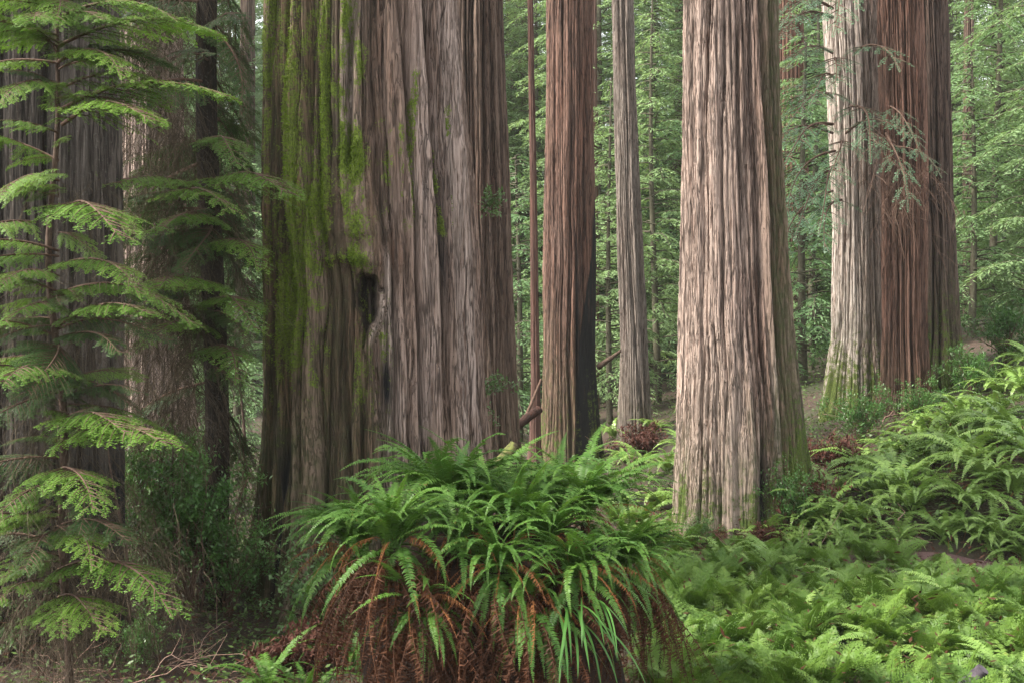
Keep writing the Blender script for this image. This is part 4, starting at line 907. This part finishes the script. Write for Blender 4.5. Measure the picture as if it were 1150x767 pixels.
# fallen wood and sticks
def log(name, label, a, b, r0, r1, mat, cat='log', moss=None, seed=0, k=10):
    a = np.array(a); b = np.array(b); r = np.random.default_rng(seed); q = np.linspace(0, 1, 14)[:, None]; P = (b - a) * q + np.cumsum(r.normal(0, .004, (14, 3)), 0) * np.linalg.norm(b - a)
    g = Geo(); g.tube(P, np.linspace(r0, r1, 14) * (1 + .04 * r.normal(0, 1, 14)), k); g.add(np.vstack([P[:1] + np.stack([np.zeros(3)] * 1)]), None, np.zeros((0, 3), int))
    o = ob(name, g.mesh(name, mat), None, tuple(a)); return tag(o, label, cat)
log('fallen_log', 'bare brown log leaning between rust red pole and scarred redwood', at(570, 486, 26.6), at(607, 460, 27.2), .13, .1, M['red'], seed=2)
o = log('broken_stub', 'mossy broken log end poking up behind the stump ferns', at(545, 540, 20), at(580, 500, 20.2), .17, .13, M['mosslog'], seed=3)
log('leaning_stick', 'thin dark stick leaning against left base of the scarred redwood', at(588, 475, 27.5), at(607, 425, 27.9), .05, .03, M['twig'], 'stick', seed=4)
log('broken_branch', 'dark broken branch jutting right from the scarred redwood', at(672, 412, 30.6), at(698, 393, 30.0), .09, .04, M['stem'], 'branch', seed=5)
log('weathered_log', 'purplish grey weathered log end among lady ferns at lower right', at(1055, 800, 9.7), at(1105, 752, 9.5), .085, .06, M['stone'], seed=6)

def twig_bunch(seed, n, L, spread, r0):
    r = np.random.default_rng(seed); g = Geo()
    for i in range(n):
        a = r.uniform(0, 2 * PI); l = r.uniform(*L); d = np.array([math.cos(a), math.sin(a) * .7, r.uniform(.05, 1.1)]); d /= np.linalg.norm(d); q = np.linspace(0, 1, 9)[:, None]
        P = r.normal(0, spread, 3) * np.array([1, .7, .1]) + d * l * q + np.cumsum(r.normal(0, .03, (9, 3)), 0) * l + np.array([0, 0, -.35]) * l * q ** 2
        g.tube(P, np.linspace(r0, r0 * .3, 9), 4)
        for j in range(2):
            b = P[r.integers(3, 8)]; e = d + r.normal(0, .6, 3); g.tube(b + e * l * .35 * np.linspace(0, 1, 5)[:, None], np.linspace(r0 * .5, r0 * .2, 5), 3)
    return g.mesh('dead_branch', M['palewood'])
for k, (px, d, n, lab) in enumerate(((120, 9.6, 16, 'tangle of bare pinkish twigs on the ground below the hemlock sapling'), (60, 9.3, 9, 'bare dead twigs on the ground at lower left corner'), (185, 10.4, 8, 'few bare curved twigs right of the twig tangle'),
                                     (15, 10.2, 7, 'thin bare twigs standing against the huge left trunk'), (255, 10.2, 6, 'low bare twigs beside the lone ground fern'))):
    x = xat(px, d); o = ob('dead_branch', twig_bunch(80 + k, n, (.35, .95), .16, .006), None, (x, d, hz(x, d))); tag(o, lab, 'branch')
x = xat(840, 15.9); o = ob('dead_branch', twig_bunch(95, 5, (.4, .8), .1, .008), None, (x, 15.9, hz(x, 15.9))); tag(o, 'pale bare stick on the trail edge below the pinkish redwood', 'branch')
for k, (px, d, n, L_, r_, lab) in enumerate(((1015, 15.9, 3, (.7, 1.2), .016, 'bare fallen sticks on the trail side below the largest bank fern'), (870, 16.2, 4, (.5, 1.0), .012, 'bare fallen sticks among low ferns right of the pinkish redwood foot'),
        (770, 16.8, 4, (.5, .9), .012, 'bare fallen sticks left of the pinkish redwood foot'), (985, 22.5, 4, (.9, 1.6), .018, 'bare fallen branches under the cream white redwood'), (715, 24, 4, (.9, 1.8), .02, 'bare fallen branches on the floor below the slim grey trunk'),
        (905, 11.5, 3, (.5, .9), .009, 'thin bare sticks poking from the lower right fern bed'))):
    x = xat(px, d); o = ob('dead_branch', twig_bunch(120 + k, n, L_, .2, r_), None, (x, d, hz(x, d) + .05)); tag(o, lab, 'branch')
# thin saplings left
for k, (px0, px1, d, y0, lab) in enumerate(((178, 205, 12.2, 480, 'dark thin leaning stem left of the dark hemlock'), (272, 268, 24, 360, 'thin bent sapling stem visible left of the mossy giant'), (140, 128, 10.8, 470, 'thin straight stem beside the huge left trunk'))):
    a = np.array([xat(px0, d), d, hz(xat(px0, d), d) - .1]); b = np.array(at(px1, y0, d)); g = Geo(); q = np.linspace(0, 1, 12)[:, None]
    g.tube((b - a) * q + np.array([.08, 0, 0]) * np.sin(q * 5), np.linspace(.02, .008, 12) * d / 11, 6); o = ob('thin_stem', g.mesh('thin_stem', M['stem']), None, tuple(a)); tag(o, lab, 'stem')

# ------------------------------------------------------------------ ground litter and low cover (uncountable)
def scatter(name, n, xr, yr, seed, l, w, mat, up, clump=None, keep=None, zoff=.01):
    r = np.random.default_rng(seed); x = r.uniform(*xr, n) ; y = r.uniform(*yr, n)
    half = (y * .62); x = np.where(np.abs(x) > half, x * 0 + r.uniform(-1, 1, n) * half, x)
    if clump: k = fbm(x * clump, y * clump, None, seed, 3) > r.uniform(.35, .6, n); x, y = x[k], y[k]
    if keep is not None: k = keep(x, y); x, y = x[k], y[k]
    n = len(x); z = hgt(x, y); Bp = np.stack([x, y, z + zoff + r.uniform(0, 1, n) ** 2 * up], -1); D = unit(r.normal(0, 1, (n, 3)) * np.array([1, 1, .35]) + np.array([0, 0, .15 if up > .1 else 0])); S = unit(np.cross(D, r.normal(0, .4, (n, 3)) + np.array([0, 0, 1.])))
    g = Geo(); ll = r.uniform(*l, n); g.kites(Bp, D, S, ll, ll * w); o = ob(name, g.mesh(name, mat)); o['kind'] = 'stuff'; return o
scatter('leaf_litter', 60000, (-8, 9), (6, 24), 41, (.03, .1), .22, M['litter'], .04)
scatter('ground_cover', 60000, (-16, 18), (15, 44), 42, (.05, .14), .45, M['cover'], .45, .5, lambda x, y: (np.abs(y - trail_y(x)) > .8) | (x < -3))
scatter('bank_cover', 30000, (3, 16), (15.9, 27), 44, (.04, .10), .42, M['cover'], .3, .8, lambda x, y: y > trail_y(x) + .35)
scatter('bed_cover', 14000, (1, 8), (8.5, 15.5), 45, (.04, .11), .35, M['cover'], .3, 1.2, lambda x, y: y < trail_y(x) - .5)
scatter('fallen_leaves', 9000, (1, 12), (8.5, 22), 46, (.05, .13), .3, M['dead'], .5, 1.0)
scatter('low_plants', 22000, (-7, 0), (9, 16), 43, (.03, .08), .45, M['cover'], .3, .9)

# ------------------------------------------------------------------ haze
g = Geo(); x0, x1, y0, y1, z0, z1 = -150, 150, -20, 270, -3, 48
V = [(x, y, z) for z in (z0, z1) for y in (y0, y1) for x in (x0, x1)]
hm = bpy.data.materials.new('forest_air'); hm.use_nodes = True; nt = hm.node_tree; nt.nodes.clear()
pv = nt.nodes.new('ShaderNodeVolumePrincipled'); pv.inputs['Color'].default_value = (.95, .98, .93, 1); pv.inputs['Density'].default_value = .0004; pv.inputs['Anisotropy'].default_value = .2
on = nt.nodes.new('ShaderNodeOutputMaterial'); nt.links.new(pv.outputs[0], on.inputs['Volume'])
o = ob('haze', mk('haze', V, [(0, 2, 3, 1), (4, 5, 7, 6), (0, 1, 5, 4), (2, 6, 7, 3), (0, 4, 6, 2), (1, 3, 7, 5)], None, hm, False)); o['kind'] = 'stuff'

# ------------------------------------------------------------------ light, sky, camera
w = bpy.data.worlds.new('World'); SC.world = w; w.use_nodes = True; nt = w.node_tree
bg = nt.nodes['Background']; sky = nt.nodes.new('ShaderNodeTexSky'); sky.sky_type = 'NISHITA'; sky.sun_disc = False
EL, AZ = math.radians(48), math.radians(-104)     # azimuth measured from +Y towards +X
sky.sun_elevation = EL; sky.sun_rotation = AZ
hs = nt.nodes.new('ShaderNodeHueSaturation'); hs.inputs['Saturation'].default_value = .12; nt.links.new(sky.outputs[0], hs.inputs['Color']); nt.links.new(hs.outputs[0], bg.inputs['Color'])
bg.inputs['Strength'].default_value = .135
L = bpy.data.lights.new('sun', 'SUN'); L.energy = 2.7; L.angle = math.radians(12); L.color = (1, .93, .82)
lo = bpy.data.objects.new('sun', L); COL.objects.link(lo)
dirv = Vector((math.sin(AZ) * math.cos(EL), math.cos(AZ) * math.cos(EL), math.sin(EL))); lo.rotation_euler = dirv.to_track_quat('Z', 'Y').to_euler()
cam = bpy.data.cameras.new('camera'); co = bpy.data.objects.new('camera', cam); COL.objects.link(co); SC.camera = co
co.location = (0, 0, CAM_Z); co.rotation_euler = (PI / 2, 0, 0); cam.sensor_width = 36; cam.lens = 36 * FPX / 1150; cam.shift_y = 16.5 / 1150; cam.clip_end = 1500; cam.clip_start = .05
vs = SC.view_settings; vs.view_transform = 'Standard'; vs.look = 'None'; vs.gamma = 1; vs.exposure = 2.2; vs.use_curve_mapping = False
SC.render.engine = 'CYCLES'; cy = SC.cycles; cy.use_denoising = True; cy.denoising_prefilter = 'NONE'; cy.max_bounces = 8; cy.diffuse_bounces = 4; cy.glossy_bounces = 2; cy.transmission_bounces = 4; cy.volume_bounces = 1; cy.transparent_max_bounces = 8; cy.use_adaptive_sampling = False
cy.sample_clamp_indirect = 6
